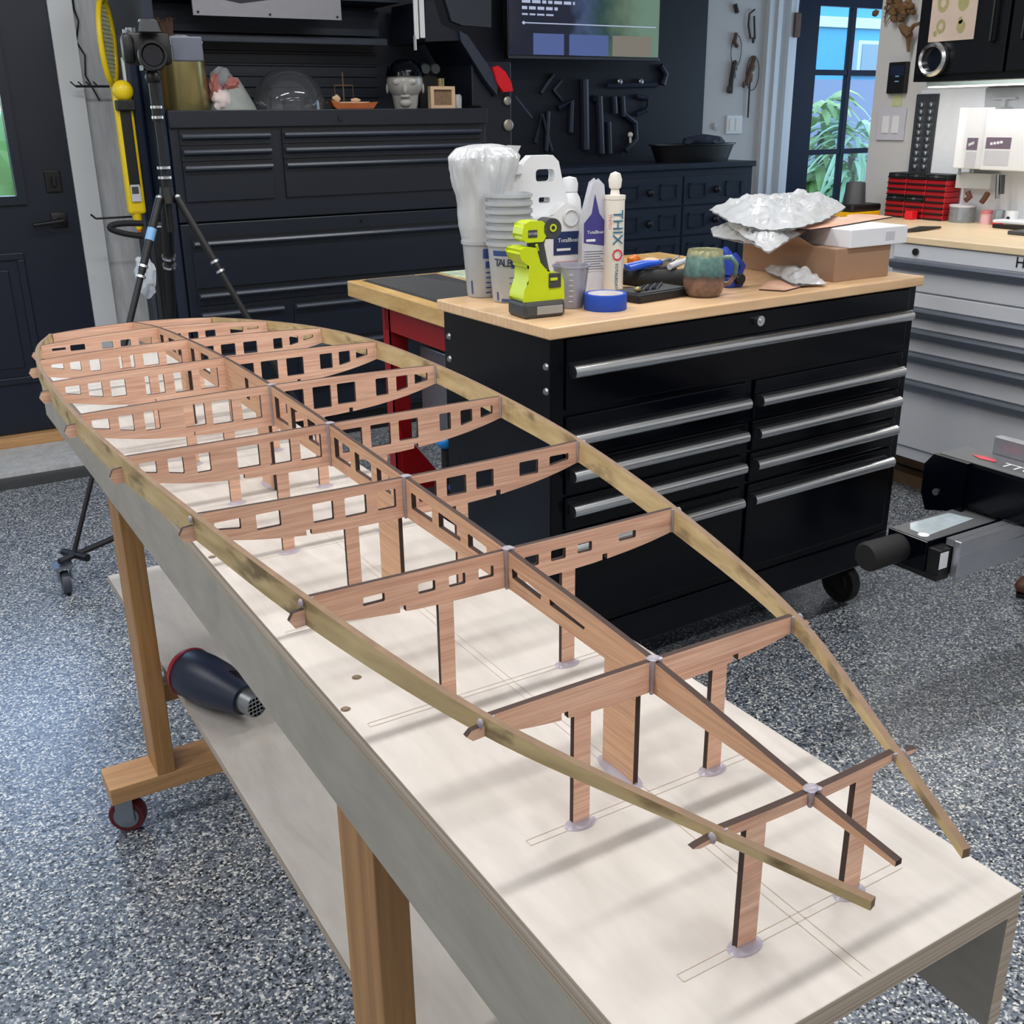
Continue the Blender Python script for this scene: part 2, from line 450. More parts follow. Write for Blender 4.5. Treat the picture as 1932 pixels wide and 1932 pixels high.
# back wall with two door openings (left door x -0.10..0.86, french door x 5.06..5.96)
D1 = (-0.12, 0.845, 2.06); D2 = (5.07, 5.97, 2.12)
mb = MB()
mb.box((-1.45, BY, 0), (-.35, BY+.12, .85)); mb.box((-1.45, BY, 2.15), (-.35, BY+.12, 2.85))
for a, b, z0 in ((-3.0, -1.45, 0), (-.35, D1[0], 0), (D1[1], D2[0], 0), (D2[1], 6.4, 0)):
    mb.box((a, BY, z0), (b, BY+0.12, 2.85))
mb.box((D1[0], BY, D1[2]), (D1[1], BY+0.12, 2.85)); mb.box((D2[0], BY, D2[2]), (D2[1], BY+0.12, 2.85))
S(mb.build('wall_back', WALLG))
mb = MB(); mb.box((-3.12, -2.6, 0), (-3.0, BY+0.12, 2.85)); S(mb.build('wall_left', WALLG))
mb = MB(); mb.box((-3.12, -2.72, 0), (6.4, -2.6, 2.85)); S(mb.build('wall_front', WALLG))
WX = 3.90; WY = 3.40
mb = MB(); mb.box((WX, -2.6, 0), (WX+0.14, WY, 2.85)); S(mb.build('wall_right', WALLG))
mb = MB(); mb.box((6.28, WY-0.1, 0), (6.4, BY+0.12, 2.85)); mb.box((WX+0.14, WY-0.12, 0), (6.28, WY, 2.85)); S(mb.build('wall_far_right', WALLG))
for nm, x, ya, yb, za, zb in (('added_window_1', -3.0, -.35, 2.15, .8, 2.1), ('assumed_window_2', 6.28, 3.6, 4.9, .85, 2.15)):  # both frames added around fill panels, alcove one assumed, walls behind are solid
    sx = 1 if x < 0 else -1; t = MB()
    t.box((x, ya-.08, za-.08), (x+sx*.03, yb+.08, za)); t.box((x, ya-.08, zb), (x+sx*.03, yb+.08, zb+.08)); t.box((x, ya-.08, za), (x+sx*.03, ya, zb)); t.box((x, yb, za), (x+sx*.03, yb+.08, zb)); t.box((x, (ya+yb)/2-.02, za), (x+sx*.03, (ya+yb)/2+.02, zb))
    S(t.build(nm, TRIMW))
# whitewashed board cladding and casing right of the left door
t = MB(); t.box((0.945, BY-0.02, 0.0), (1.40, BY, 2.4)); S(t.build('trim_1', WHITEW))
t = MB(); t.box((0.845, BY-0.045, 0), (0.94, BY, 2.16)); t.box((-0.22, BY-0.045, 2.07), (0.94, BY, 2.16)); t.box((-0.22, BY-0.045, 0), (-0.12, BY, 2.16)); S(t.build('trim_2', TRIMW))
# black painted back panel behind cabinet and tools
t = MB(); t.box((1.40, BY-0.018, 0.0), (4.36, BY, 2.85)); S(t.build('trim_3', WALLBLK))
# door sill and floor edge band
t = MB(); t.box((-0.4, 4.60, 0.0), (1.10, 4.98, 0.03)); S(t.build('trim_4', WHITEW))
t = MB(); t.box((-0.6, 4.47, 0.0), (1.10, 4.60, 0.012)); S(t.build('trim_8', DGREY))
t = MB(); t.box((-0.4, 4.985, 0.0), (1.05, 5.055, 0.075)); S(t.build('trim_5', FIRBEAM))

t = MB()
for q in ((-1.45, .85, -1.39, 2.15), (-.41, .85, -.35, 2.15), (-1.39, .85, -.41, .91), (-1.39, 2.09, -.41, 2.15), (-.93, .91, -.87, 2.09)): t.box((q[0], BY+.01, q[1]), (q[2], BY+.07, q[3]))
w3 = S(t.build('added_window_3', TRIMW))  # unseen window opening, added so the sky reflects on the left floor
# left door: dark slab, half light with green outside
d = thing('door_1', None, None, (0.36, BY-0.01, 0.08), kind='structure')
gl = (-0.02, 0.612, 1.09, 1.93)
m = MB(); y0, y1 = BY-0.03, BY+0.015
m.box((D1[0], y0, 0.08), (D1[1], y1, gl[2])); m.box((D1[0], y0, gl[3]), (D1[1], y1, D1[2]))
m.box((D1[0], y0, gl[2]), (gl[0], y1, gl[3])); m.box((gl[1], y0, gl[2]), (D1[1], y1, gl[3]))
P(d, 'door_slab', m, DOORBLK)
m = MB()
for (a, b, c, e) in ((gl[0]-0.035, gl[1]+0.035, gl[2]-0.035, gl[2]), (gl[0]-0.035, gl[1]+0.035, gl[3], gl[3]+0.035)): m.box((a, y0-0.018, c), (b, y0, e))
m.box((gl[0]-0.035, y0-0.018, gl[2]), (gl[0], y0, gl[3])); m.box((gl[1], y0-0.018, gl[2]), (gl[1]+0.035, y0, gl[3]))
P(d, 'window_frame', m, DOORBLK)
m = MB(); m.box((gl[0], y0+0.01, gl[2]), (gl[1], y0+0.016, gl[3])); P(d, 'pane', m, GLASS)
m = MB()
for (a, b) in ((0.02, 0.60),):
    z0_, z1_ = 0.30, 0.86
    for q in ((a, z0_, b, z0_+0.03), (a, z1_-0.03, b, z1_), (a, z0_+.03, a+0.03, z1_-.03), (b-0.03, z0_+.03, b, z1_-.03)):
        m.box((q[0], y0-0.012, q[1]), (q[2], y0, q[3]), bev=0.004)
    m.box((a+0.07, y0-0.008, z0_+0.07), (b-0.07, y0, z1_-0.07), bev=0.004)
P(d, 'door_panel', m, DOORBLK)
m = MB(); c = at_y(100, 342, y0); m.box((c.x-0.032, y0-0.012, c.z-0.045), (c.x+0.032, y0, c.z+0.045), bev=0.005)
m.box((c.x-0.008, y0-0.035, c.z-0.02), (c.x+0.008, y0-0.012, c.z+0.02), bev=0.003); P(d, 'deadbolt', m, BLACKP)
m = MB(); c = at_y(112, 415, y0); m.box((c.x-0.032, y0-0.01, c.z-0.032), (c.x+0.032, y0, c.z+0.032), bev=0.004)
m.cyl((c.x, y0-0.01, c.z), (c.x, y0-0.055, c.z), 0.012); m.cyl((c.x+0.01, y0-0.055, c.z), (c.x-0.115, y0-0.058, c.z-0.012), 0.009)
P(d, 'door_handle', m, BLACKP, True)

# french door on the far right, swung slightly outward
hx = 5.085; ang = 0.0
d = thing('door_2', None, None, (hx, BY+0.03, 0.02), rz=ang, kind='structure')
w = 0.875; m = MB(); ht = 2.08
M1 = at_y(1599, 137, BY+.05).x-hx; G0 = at_y(1534, 137, BY+.05).x-hx; G1 = M1+(M1-G0)
m.box((0, 0, 0), (G0, 0.042, ht)); m.box((G1, 0, 0), (w, 0.042, ht)); m.box((G0, 0, 0), (G1, 0.042, 0.25)); m.box((G0, 0, ht-0.11), (G1, 0.042, ht))
FD = mat('french_door_navy', (10, 24, 46), 0.6, var=.05, spec=.15); P(d, 'door_stile', m, FD, local=True)
zs = [at_y(1570, 286, BY+.05).z-.02, at_y(1570, 137, BY+.05).z-.02]; zs = [2*zs[0]-zs[1]]+zs
m = MB()
for z in zs: m.box((G0, 0.006, z-0.016), (G1, 0.036, z+0.016))
m.box((M1-.016, 0.003, 0.252), (M1+.016, 0.039, ht-0.112))
P(d, 'mullion', m, FD, local=True)
m = MB(); m.box((G0, 0.018, 0.25), (G1, 0.023, ht-0.11)); P(d, 'pane', m, GLASS, local=True)
# white stop strip seen beside the glass
m = MB(); m.box((G0, 0.044, 0.25), (G0+.03, 0.056, ht-0.11)); P(d, 'glazing_bead', m, TRIMW, local=True)
# stepped white casing of that doorway
t = MB(); x0 = 4.82
for a, b, dp in ((x0, x0+0.055, 0.03), (x0+0.055, x0+0.09, 0.045), (x0+0.09, x0+0.15, 0.022), (x0+0.15, x0+0.19, 0.05), (x0+0.19, 5.07, 0.015)):
    t.box((a, BY-dp, 0), (b, BY, 2.3))
t.box((x0, BY-0.05, 2.13), (6.2, BY, 2.3)); S(t.build('trim_6', TRIMW))
t = MB(); t.box((5.06, BY, 0), (5.078, BY+0.12, 2.13)); S(t.build('trim_7', TRIMW))
# baseboards
t = MB(); t.box((4.45, BY-0.015, 0), (4.80, BY, 0.12)); S(t.build('baseboard_back', TRIMW))
t = MB(); t.box((-3.0, BY-0.015, 0), (-0.25, BY, 0.12)); S(t.build('baseboard_left', TRIMW))

# light fittings for the tube lights
first = None
for i, (x, y, r) in enumerate(TUBES):
    nm = ['over the near end of the table', 'over the middle of the room', 'near the left wall', 'over the back aisle', 'over the workbench', 'by the back left corner', 'behind the photographer', 'above the white cabinet'][i]
    t = thing('ceiling_light', 'long white tube light on the ceiling '+nm, 'ceiling light', (x, y, 2.78), r, 'tube lights on the ceiling')
    m = MB(); m.box((-0.63, -0.07, 0.0), (0.63, 0.07, 0.07), bev=0.01); P(t, 'housing', m, WHITEP, local=True)
    m = MB(); m.box((-0.61, -0.05, -0.018), (0.61, 0.05, 0.0)); P(t, 'diffuser', m, emit('led_diffuser', (255, 252, 246), 3.0) if first is None else first, local=True)
    if first is None: first = bpy.data.materials['led_diffuser']

# ------------------------------------------------------------------ outdoors
m = MB(); m.box((-4, BY+0.13, -0.25), (14, 16, -0.1)); S(m.build('ground', mat('garden_ground', (84, 104, 70), 0.9)))
hb = thing('house', 'sky blue house wall with white trim beyond the french door', 'house', (9.5, 9.6, -0.1))
m = MB(); m.box((7.2, 9.5, -0.1), (14.0, 9.7, 4.5)); P(hb, 'house_wall', m, SKYBLUE)
c = at_y(1590, 42, 9.5)
m = MB(); m.box((7.2, 9.44, c.z-0.06), (14.0, 9.5, c.z+0.05)); P(hb, 'trim_board', m, TRIMW)
c = at_y(1622, 105, 9.5)
m = MB(); m.box((c.x-0.12, 9.42, c.z-0.22), (c.x+0.35, 9.5, c.z+0.16)); P(hb, 'window_frame', m, TRIMW)
m = MB(); m.box((c.x-0.06, 9.41, c.z-0.16), (c.x+0.3, 9.425, c.z+0.12)); P(hb, 'pane', m, mat('dark_pane', (110, 150, 170), 0.2))
m = MB()
f0 = at_y(1575, 150, 8.6)
m.box((6.4, 8.6, -0.1), (13, 8.64, f0.z))
solo('garden_fence', m, FENCE, 'grey board fence outside the french door, below the blue house', 'fence', loc=(9, 8.62, -0.1))
def plant(name, label, base, h, n, ln, lm, seed, w=0.035):
    rnd = random.Random(seed); t = thing(name, label, 'plant', base)
    m = MB(); m.tube([Vector(base), Vector(base)+Vector((0.02, 0, h*0.5)), Vector(base)+Vector((0, 0.02, h*0.8))], 0.03, 6); P(t, 'stem', m, RUST)
    m = MB()
    for k in range(n):
        a = rnd.random()*2*PI; s0 = Vector(base)+Vector((0, 0, h*(0.35+0.6*rnd.random()))); L_ = ln*(0.6+0.6*rnd.random())
        d = Vector((math.cos(a), math.sin(a), 0)); up = 0.9*rnd.random(); sd = Vector((-d.y, d.x, 0)); prev = None
        for j in range(6):
            u = j/5; c = s0 + d*L_*u + Vector((0, 0, L_*(up*u-0.9*u*u))); ww = w*math.sin(PI*(0.1+0.85*u))
            cur = (m.bm.verts.new(c-sd*ww), m.bm.verts.new(c+Vector((0, 0, ww*0.4))), m.bm.verts.new(c+sd*ww))
            if prev:
                m.bm.faces.new([prev[0], prev[1], cur[1], cur[0]]); m.bm.faces.new([prev[1], prev[2], cur[2], cur[1]])
            prev = cur
    P(t, 'foliage', m, lm)
b = at_z(1555, 380, -0.1)
for nm, lb, px, Y, top, n, ln, lm, sd, w in (
    ('leafy_plant', 'broad leaved plant seen in the left panes of the french door', 1560, 6.6, 165, 80, 0.34, LEAF, 3, 0.045),
    ('palm_plant', 'pale spiky palm seen in the right panes of the french door', 1618, 6.3, 215, 110, 0.5, LEAFB, 4, 0.025),
    ('garden_shrub', 'low green shrub at the foot of the fence outside', 1570, 7.6, 300, 80, 0.4, LEAF, 5, 0.05)):
    q = at_y(px, top, Y); plant(nm, lb, (q.x, Y, -0.1), q.z+0.1, n, ln, lm, sd, w)
m = MB()
for k in range(60):
    m.blob((random.uniform(-2.4, 1.6), random.uniform(6.6, 7.6), random.uniform(0.0, 1.35)), random.uniform(0.2, 0.42), 2, 0.5, k)
solo('garden_hedge', m, LEAF, 'sunlit green hedge outside the left door window', 'hedge', loc=(-0.4, 7.0, 0))

# ================================================================== assembly table
T = 0.86
tb = thing('work_table', 'long narrow birch plywood table on fir stud legs carrying the board frame', 'table', (0.4625, 1.45, 0))
TX0, TX1, TY0, TY1 = 0.303, 0.622, 0.335, 2.615
m = MB(); m.box((TX0, TY0, T-0.02), (TX1, TY1, T), bev=0.001)
for f in m.bm.faces: f.material_index = 0 if f.normal.z > 0.7 else 1
bmd = m
for f in bmd.bm.faces:
    f.normal_update(); f.material_index = 0 if abs(f.normal.z) > 0.7 else 1
P(tb, 'tabletop', m, [BIRCH, PLYEDGE])
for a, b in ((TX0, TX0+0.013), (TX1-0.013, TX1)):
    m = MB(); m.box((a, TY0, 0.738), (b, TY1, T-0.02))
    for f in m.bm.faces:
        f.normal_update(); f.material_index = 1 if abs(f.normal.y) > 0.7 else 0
    P(tb, 'skirt', m, [BIRCH_SHADED, PLYEDGE])
for ly in (0.80, 1.94):
    for lx in (0.3165, TX1-0.0135-0.037):
        m = MB(); m.box((lx, ly, 0.13), (lx+0.037, ly+0.092, T-0.02), bev=0.002); P(tb, 'leg', m, FIRLEG)
    m = MB(); m.box((0.222, ly, 0.093), (0.705, ly+0.09, 0.13), bev=0.002); P(tb, 'foot_beam', m, FIRBEAM)
    m = MB(); m.box((0.3535, ly+0.03, 0.275), (TX1-0.0505, ly+0.07, 0.3125)); P(tb, 'shelf_rail', m, FIRLEG)
    for cx in (0.255, 0.67):
        cst = MB(); cst.box((cx-0.03, ly+0.015, 0.088), (cx+0.03, ly+0.075, 0.093)); RZm = Matrix.Rotation(1.1, 4, 'Z'); cc_ = Vector((cx, ly+.045, 0))
        for s_ in (-1, 1):
            v_ = RZm @ Vector((s_*.019, 0, .058)); v_ += cc_; cst.box(v_-Vector((.0015, .018, .030)), v_+Vector((.0015, .018, .030)), rot=RZm)
        cst.lathe([(0, -.016), (.0255, -.016), (.0255, .016), (0, .016)], 24, Matrix.Translation((cx, ly+0.045, 0.0377)) @ RZm @ Matrix.Rotation(PI/2, 4, 'Y'))
        co = P(tb, 'caster', cst, ZINC)
        WM = Matrix.Translation((cx, ly+0.045, 0.0377)) @ Matrix.Rotation(1.1, 4, 'Z') @ Matrix.Rotation(PI/2, 4, 'Y')
        w_ = MB(); w_.lathe([(0.026, -0.014), (0.035, -0.014), (0.0375, -0.009), (0.0375, 0.009), (0.035, 0.014), (0.026, 0.014), (0.026, -0.014)], 28, WM, cap=False)
        wo = P(co, 'wheel', w_, mat('maroon_wheel', (96, 22, 30), 0.4) if 'maroon_wheel' not in bpy.data.materials else bpy.data.materials['maroon_wheel'], True)
m = MB(); m.box((0.372, 0.45, 0.3125), (0.553, 2.56, 0.33)); 
for f in m.bm.faces:
    f.normal_update(); f.material_index = 0 if abs(f.normal.z) > 0.7 else 1
P(tb, 'shelf', m, [BIRCH, PLYEDGE])
# pencil layout marks and screw holes on the top
m = MB()
def pline(p, q, w=0.0004):
    p = Vector(p); q = Vector(q); d = (q-p).normalized(); s_ = Vector((-d.y, d.x, 0))*w
    z = Vector((0, 0, T+0.0004))
    m.bm.faces.new([m.bm.verts.new(p-s_+z), m.bm.verts.new(q-s_+z), m.bm.verts.new(q+s_+z), m.bm.verts.new(p+s_+z)])
XC = 0.466
YR = [None, 0.400, 0.566, 0.785, 1.002, 1.220, 1.438, 1.656, 1.874, 2.092, 2.310]
for k in range(1, 11):
    hw = 0.104 if k == 1 else (0.115 if k == 2 else 0.15)
    for dy in (-0.0035, 0.0035): pline((XC-hw, YR[k]+dy, 0), (XC+hw*0.98, YR[k]+dy, 0))
    pline((XC-hw, YR[k]-0.0035, 0), (XC-hw, YR[k]+0.0035, 0))
for dx in (-0.004, 0.004): pline((XC+dx, TY0+0.005, 0), (XC+dx, TY1-0.01, 0))
P(tb, 'layout_line', m, mat('pencil_line', (196, 182, 168), 0.8))
for px, py in ((673, 1278), (652, 1338), (400, 1051)):
    q = at_z(px, py, T); m = MB(); m.cyl((q.x, q.y, T+0.0002), (q.x, q.y, T+0.0008), 0.0030); m.lathe([(0.0030, 0), (0.004, 0.0007), (0.005, 0)], 16, Matrix.Translation((q.x, q.y, T)), cap=False)
    P(tb, 'screw_hole', m, mat('screw_hole', (120, 104, 84), 0.8) if 'screw_hole' not in bpy.data.materials else bpy.data.materials['screw_hole'])

# ================================================================== hollow board frame
W = [None, .078, .147, .196, .228, .249, .261, .2595, .245, .214, .162]
ZE = [None, .967, .984, 1.002, 1.0145, 1.020, 1.0215, 1.0215, 1.0125, .996, .977]
ZC = [None, .965, .985, 1.001, 1.011, 1.020, 1.0255, 1.026, 1.019, 1.007, .984]
ZEB = [None, .9605, .969, .977, .988, .990, .993, .992, .985, .972, .955]
ZCB = [None, .9560, .958, .963, .965, .966, .967, .967, .966, .962, .950]
HOLES = {
 3: (.989, [(.017, .033, .978), (.047, .064, .978), (.078, .095, .979), (.128, .149, .981)]),
 4: (1.002, [(.014, .036, .979), (.049, .074, .979), (.087, .110, .980), (.145, .171, .985), (.187, .214, .992)]),
 5: (1.010, [(.014, .042, .979), (.054, .082, .980), (.094, .122, .982), (.154, .171, .986), (.186, .204, .990), (.217, .236, .996)]),
 6: (1.014, [(.018, .046, .981), (.060, .088, .981), (.098, .127, .983), (.160, .180, .987), (.194, .213, .991), (.225, .247, .998)]),
 7: (1.0125, [(.015, .044, .981), (.056, .084, .981), (.099, .128, .983), (.157, .179, .987), (.191, .211, .991), (.222, .243, .999)]),
 8: (1.0035, [(.015, .042, .980), (.055, .081, .982), (.096, .121, .982), (.152, .169, .984), (.183, .200, .989), (.210, .229, .995)]),
 9: (.991, [(.016, .040, .978), (.055, .074, .978), (.088, .108, .978), (.138, .164, .980), (.172, .196, .984)]),
}
bf = thing('board_frame', 'curved mahogany plywood rib frame of a hollow paddle board standing on the long table', 'wooden frame', (XC, 1.3, T))
for k in range(1, 11):
    w, ze, zc, zeb, zcb = W[k], ZE[k], ZC[k], ZEB[k], ZCB[k]
    top = lambda d: ze + (zc-ze)*(1-(d/w)**2)
    bot = lambda d: zcb + (zeb-zcb)*(abs(d)/w)**3
    tabh = [None, .024, .020, .020, .021, .021, .021, .021, .020, .018, 0][k]
    zt1 = zeb+(ze-zeb)*0.62
    pts = []
    n = 24
    for i in range(n+1):
        d = -w + 2*w*i/n; pts.append((d, top(d)))
    if tabh:
        pts += [(w, zt1), (w+tabh*0.8, zt1-0.002), (w+tabh, (zt1+zeb)/2-0.001), (w+tabh*0.75, zeb-0.001)]
    sl = [None, .084, .084, .111, .116, .118, .118, .118, .114, .105, None][k]
    ds = [w - 2*w*i/32 for i in range(33)]
    seq = []
    for d in ds:
        seq.append((d, bot(d)))
    if sl and k > 1:
        for sgn in (1, -1):
            c = sgn*sl
            seq = [q for q in seq if abs(q[0]-c) > 0.0045]
            seq += [(c+0.003, bot(c)), (c+0.0029, bot(c)+0.006), (c-0.0029, bot(c)+0.006), (c-0.003, bot(c))]
        seq.sort(key=lambda q: -q[0])
    pts += seq
    if tabh:
        pts += [(-w-tabh*0.75, zeb-0.001), (-w-tabh, (zt1+zeb)/2-0.001), (-w-tabh*0.8, zt1-0.002), (-w, zt1)]
    hl = []
    if k in HOLES:
        zt, hs = HOLES[k]
        for a, b, zb in hs:
            t1 = min(zt, top((a+b)/2)-0.0105)
            for sg in (1, -1):
                x0, x1 = (a, b) if sg > 0 else (-b, -a)
                # outer holes follow the rising underside
                if a > 0.18:
                    za = zb-0.0015 if sg > 0 else zb+0.002; zb2 = zb+0.002 if sg > 0 else zb-0.0015
                else: za = zb2 = zb
                hl.append([(x0+.001, za), (x1-.001, zb2), (x1, zb2+.001), (x1, t1-.001), (x1-.001, t1), (x0+.001, t1), (x0, t1-.001), (x0, za+.001)])
    bm = plate(pts, hl, 0.0052)
    m = MB(); add_bm(m, bm, FRONT((XC, YR[k], 0)))
    P(bf, 'rib' if k < 10 else 'tail_block', m, [MAHOG, BURNT])
    if k < 10:
        for sg in (-1, 1):
            a, b = (.041, .058) if k == 1 else (.060, .0755)
            x0, x1 = (a, b) if sg > 0 else (-b, -a)
            z1 = min(bot(x0), bot(x1))+0.0008
            bm = plate([(x0, T), (x1, T), (x1, z1), (x0, z1)], [], 0.0048)
            m = MB(); add_bm(m, bm, FRONT((XC, YR[k], 0))); P(bf, 'post', m, [MAHOG, BURNT])
            m = MB(); m.lathe([(0, 0.0002), (0.014, 0.0003), (0.011, 0.0012), (0.0085, 0.004), (0, 0.0042)], 18, Matrix.Translation((XC+(x0+x1)/2, YR[k]-0.001, T)), squash=(1, 0.62)); P(bf, 'glue_spot', m, GLUE, True)
# spar with its own windows and wide posts
def zs_top(y): return catmull([0.30]+YR[1:], [0.9545]+ZC[1:], y)
def zs_bot(y): return catmull([0.30]+YR[1:], [0.9525]+ZCB[1:], y)
NY = 60; y0_, y1_ = 0.328, 2.309
outer = [(y0_+(y1_-y0_)*i/NY, zs_top(y0_+(y1_-y0_)*i/NY)) for i in range(NY+1)] + [(y1_-(y1_-y0_)*i/NY, zs_bot(y1_-(y1_-y0_)*i/NY)) for i in range(NY+1)]
hl = [[(0.724, .9735), (.772, .9765), (.773, .986), (.722, .9790)], [(.656, .9725), (.708, .9745), (.709, .9800), (.654, .9755)]]
for k in range(3, 9):
    ya = YR[k]
    for a, b in ((.035, .072), (.088, .135), (.150, .199)):
        q0, q1 = ya+a, ya+b
        zb0, zb1 = zs_bot(q0)+.0145, zs_bot(q1)+.0145; zt0, zt1 = zs_top(q0)-.012, zs_top(q1)-.012
        if k == 6:
            if a > .08: continue
            a, b = .099, .115; q0, q1 = ya+a, ya+b; zb0, zb1 = zs_bot(q0)+.0145, zs_bot(q1)+.0145; zt0, zt1 = zs_top(q0)-.012, zs_top(q1)-.012
        if k == 7 and a < .08: continue
        hl.append([(q0+.001, zb0), (q1-.001, zb1), (q1, zb1+.001), (q1, zt1-.001), (q1-.001, zt1), (q0+.001, zt0), (q0, zt0-.001), (q0, zb0+.001)])
bm = plate(outer, hl, 0.0056)
m = MB(); add_bm(m, bm, face_mt((XC, 0, 0), (0, 1, 0), (0, 0, 1))); P(bf, 'spar', m, [SPARW, BURNT])
for a, b in ((.583, .626), (1.022, 1.078), (1.460, 1.515), (1.895, 1.95)):
    z1 = min(zs_bot(a), zs_bot(b))+.0008
    bm = plate([(a, T), (b, T), (b, z1), (a, z1)], [], 0.005)
    m = MB(); add_bm(m, bm, face_mt((XC, 0, 0), (0, 1, 0), (0, 0, 1))); P(bf, 'spar_post', m, [SPARW, BURNT])
    m = MB(); m.lathe([(0, 0.0002), (0.013, 0.0003), (0.010, 0.0012), (0.006, 0.003), (0, 0.0032)], 20, Matrix.Translation((XC, (a+b)/2, T)), squash=(0.8, 2.2)); P(bf, 'glue_spot', m, GLUE, True)
# rails: bent strips outside the rib ends
YW = [0.318]+YR[1:]
def rail(sg, tipw, tipz):
    ws = [tipw]+W[1:]; zt = [tipz]+ZE[1:]; zb = [tipz-0.0062, ZEB[1]-.0004]+ZEB[2:]
    m = MB(); N_ = 110; th = 0.0058; prev = None
    ys = [0.318+(2.312-0.318)*i/N_ for i in range(N_+1)]
    for i, y in enumerate(ys):
        e = 1e-3
        wv = catmull(YW, ws, y); dw = (catmull(YW, ws, min(2.31, y+e))-catmull(YW, ws, max(.318, y-e)))/(2*e)
        nx, ny = 1/math.hypot(1, dw), -dw/math.hypot(1, dw)
        zt_ = catmull(YW, zt, y)+0.0004; zb_ = catmull(YW, zb, y)
        ring = []
        for (o_, z_) in ((0, zb_), (th, zb_), (th, zt_), (0, zt_)):
            ring.append(m.bm.verts.new((XC+sg*(wv+0.0003+nx*o_), y+ny*o_, z_)))
        if prev:
            for j in range(4):
                f = m.bm.faces.new([prev[j], prev[(j+1) % 4], ring[(j+1) % 4], ring[j]])
                f.material_index = 1 if j == 2 else 0
        else:
            m.bm.faces.new(ring).material_index = 1
        prev = ring
    m.bm.faces.new(prev)
    P(bf, 'rail', m, [RAILM, RAILTOP])
rail(1, .0475, .951); rail(-1, .0305, .951)
# epoxy beads at the crossings
for k in range(1, 7):
    y = YR[k]; m = MB()
    h0, h1 = ZCB[k]-.001, ZC[k]+.0015
    for sx in (-1, 1):
        m.tube([(XC+sx*.0036, y-.0036, h0), (XC+sx*.0036, y-.0038, (h0+h1)/2), (XC+sx*.0032, y-.0034, h1)], [.0016, .0021, .0026], 8)
    m.blob((XC, y, ZC[k]+.0007), .005, 2, scale=(1.2, 1, .35))
    P(bf, 'glue_bead', m, GLUE, True)
    for sg in (-1, 1):
        m = MB(); x = XC+sg*(W[k]-.001)
        m.tube([(x, y-.0038, ZEB[k]), (x, y-.004, (ZEB[k]+ZE[k])/2), (x, y-.0034, ZE[k])], [.0012, .0017, .0018], 6)
        if k < 5:
            x2 = XC+sg*(W[k]+.0085); m.blob((x2, y-.002, ZE[k]-.004), .0034, 2, scale=(.6, 1, 1.2))
        P(bf, 'glue_bead', m, GLUE, True)

# ================================================================== heat gun on the lower shelf
A = at_z(346, 1262, .378); B_ = at_z(480, 1330, .378); A.z = B_.z = .33; B_.x = A.x+(B_.x-A.x)*1.0
dv = (B_-A); Lh = dv.length; ang = math.atan2(dv.y, dv.x)
hg = thing('heat_gun', 'navy and red heat gun lying on the lower shelf of the long table', 'heat gun', (A.x, A.y, 0.33), ang); hg.scale = (.88, .88, .88)
XR = Matrix.Rotation(PI/2, 4, 'Y')
m = MB(); r0 = 0.054
m.lathe([(0.0, 0.0), (0.030, 0.002), (0.047, 0.014), (0.054, 0.034), (0.055, 0.080), (0.052, 0.125), (0.043, 0.165), (0.038, 0.200), (0.033, 0.220), (0.0, 0.220)], 28, Matrix.Translation((0, 0, r0+.002)) @ XR)
P(hg, 'body', m, NAVYP, True, True)
m = MB(); m.lathe([(0.0, -0.0012), (0.032, 0.0), (0.0485, 0.010), (0.0550, 0.024), (0.0555, 0.028), (0.0505, 0.030), (0, 0.030)], 28, Matrix.Translation((-.0005, 0, r0+.002)) @ XR)
P(hg, 'rear_cap', m, mat('dull_red_plastic', (150, 30, 42), 0.4), True, True)
m = MB(); pts = [(0.06, 0.020), (0.085, 0.034), (0.135, 0.034), (0.150, 0.022), (0.120, 0.016), (0.075, 0.014)]
m.prism([(x, y) for x, y in pts], 0.006, Matrix.Translation((-.012, -0.010, 0.1125)) @ Matrix.Rotation(0.07, 4, 'Y') @ Matrix.Rotation(-0.26, 4, 'X'))
P(hg, 'side_badge', m, REDP, False, True)
m = MB(); m.tube([(0.115, 0.02, 0.045), (0.12, 0.055, 0.043), (0.11, 0.10, 0.038), (0.10, 0.15, 0.032)], [0.028, 0.021, 0.019, 0.021], 14); P(hg, 'handle', m, NAVYP, True, True)
m = MB(); m.box((0.140, 0.050, 0.036), (0.152, 0.075, 0.052), bev=0.003); P(hg, 'trigger', m, REDP, False, True)
m = MB()
for i in range(6): m.box((0.160+i*0.007, 0.006, 0.0925-i*.0014), (0.163+i*0.007, 0.028, 0.0975-i*.0014), rot=Matrix.Rotation(-0.5, 4, 'X'))
P(hg, 'vent_slots', m, BLACKP, False, True)
m = MB(); m.lathe([(0.0265, 0.215), (0.0265, 0.258), (0.0240, 0.258), (0.0240, 0.218)], 24, Matrix.Translation((0, 0, r0+.002)) @ XR, cap=False)
for k in range(-2, 3):
    hl_ = math.sqrt(max(0, 0.0240**2-(k*0.009)**2))
    m.cyl((0.254, k*0.009, r0+.002-hl_), (0.254, k*0.009, r0+.002+hl_), 0.0012, n=6); m.cyl((0.254, -hl_, r0+.002+k*0.009), (0.254, hl_, r0+.002+k*0.009), 0.0012, n=6)
P(hg, 'nozzle', m, STEEL, True, True)
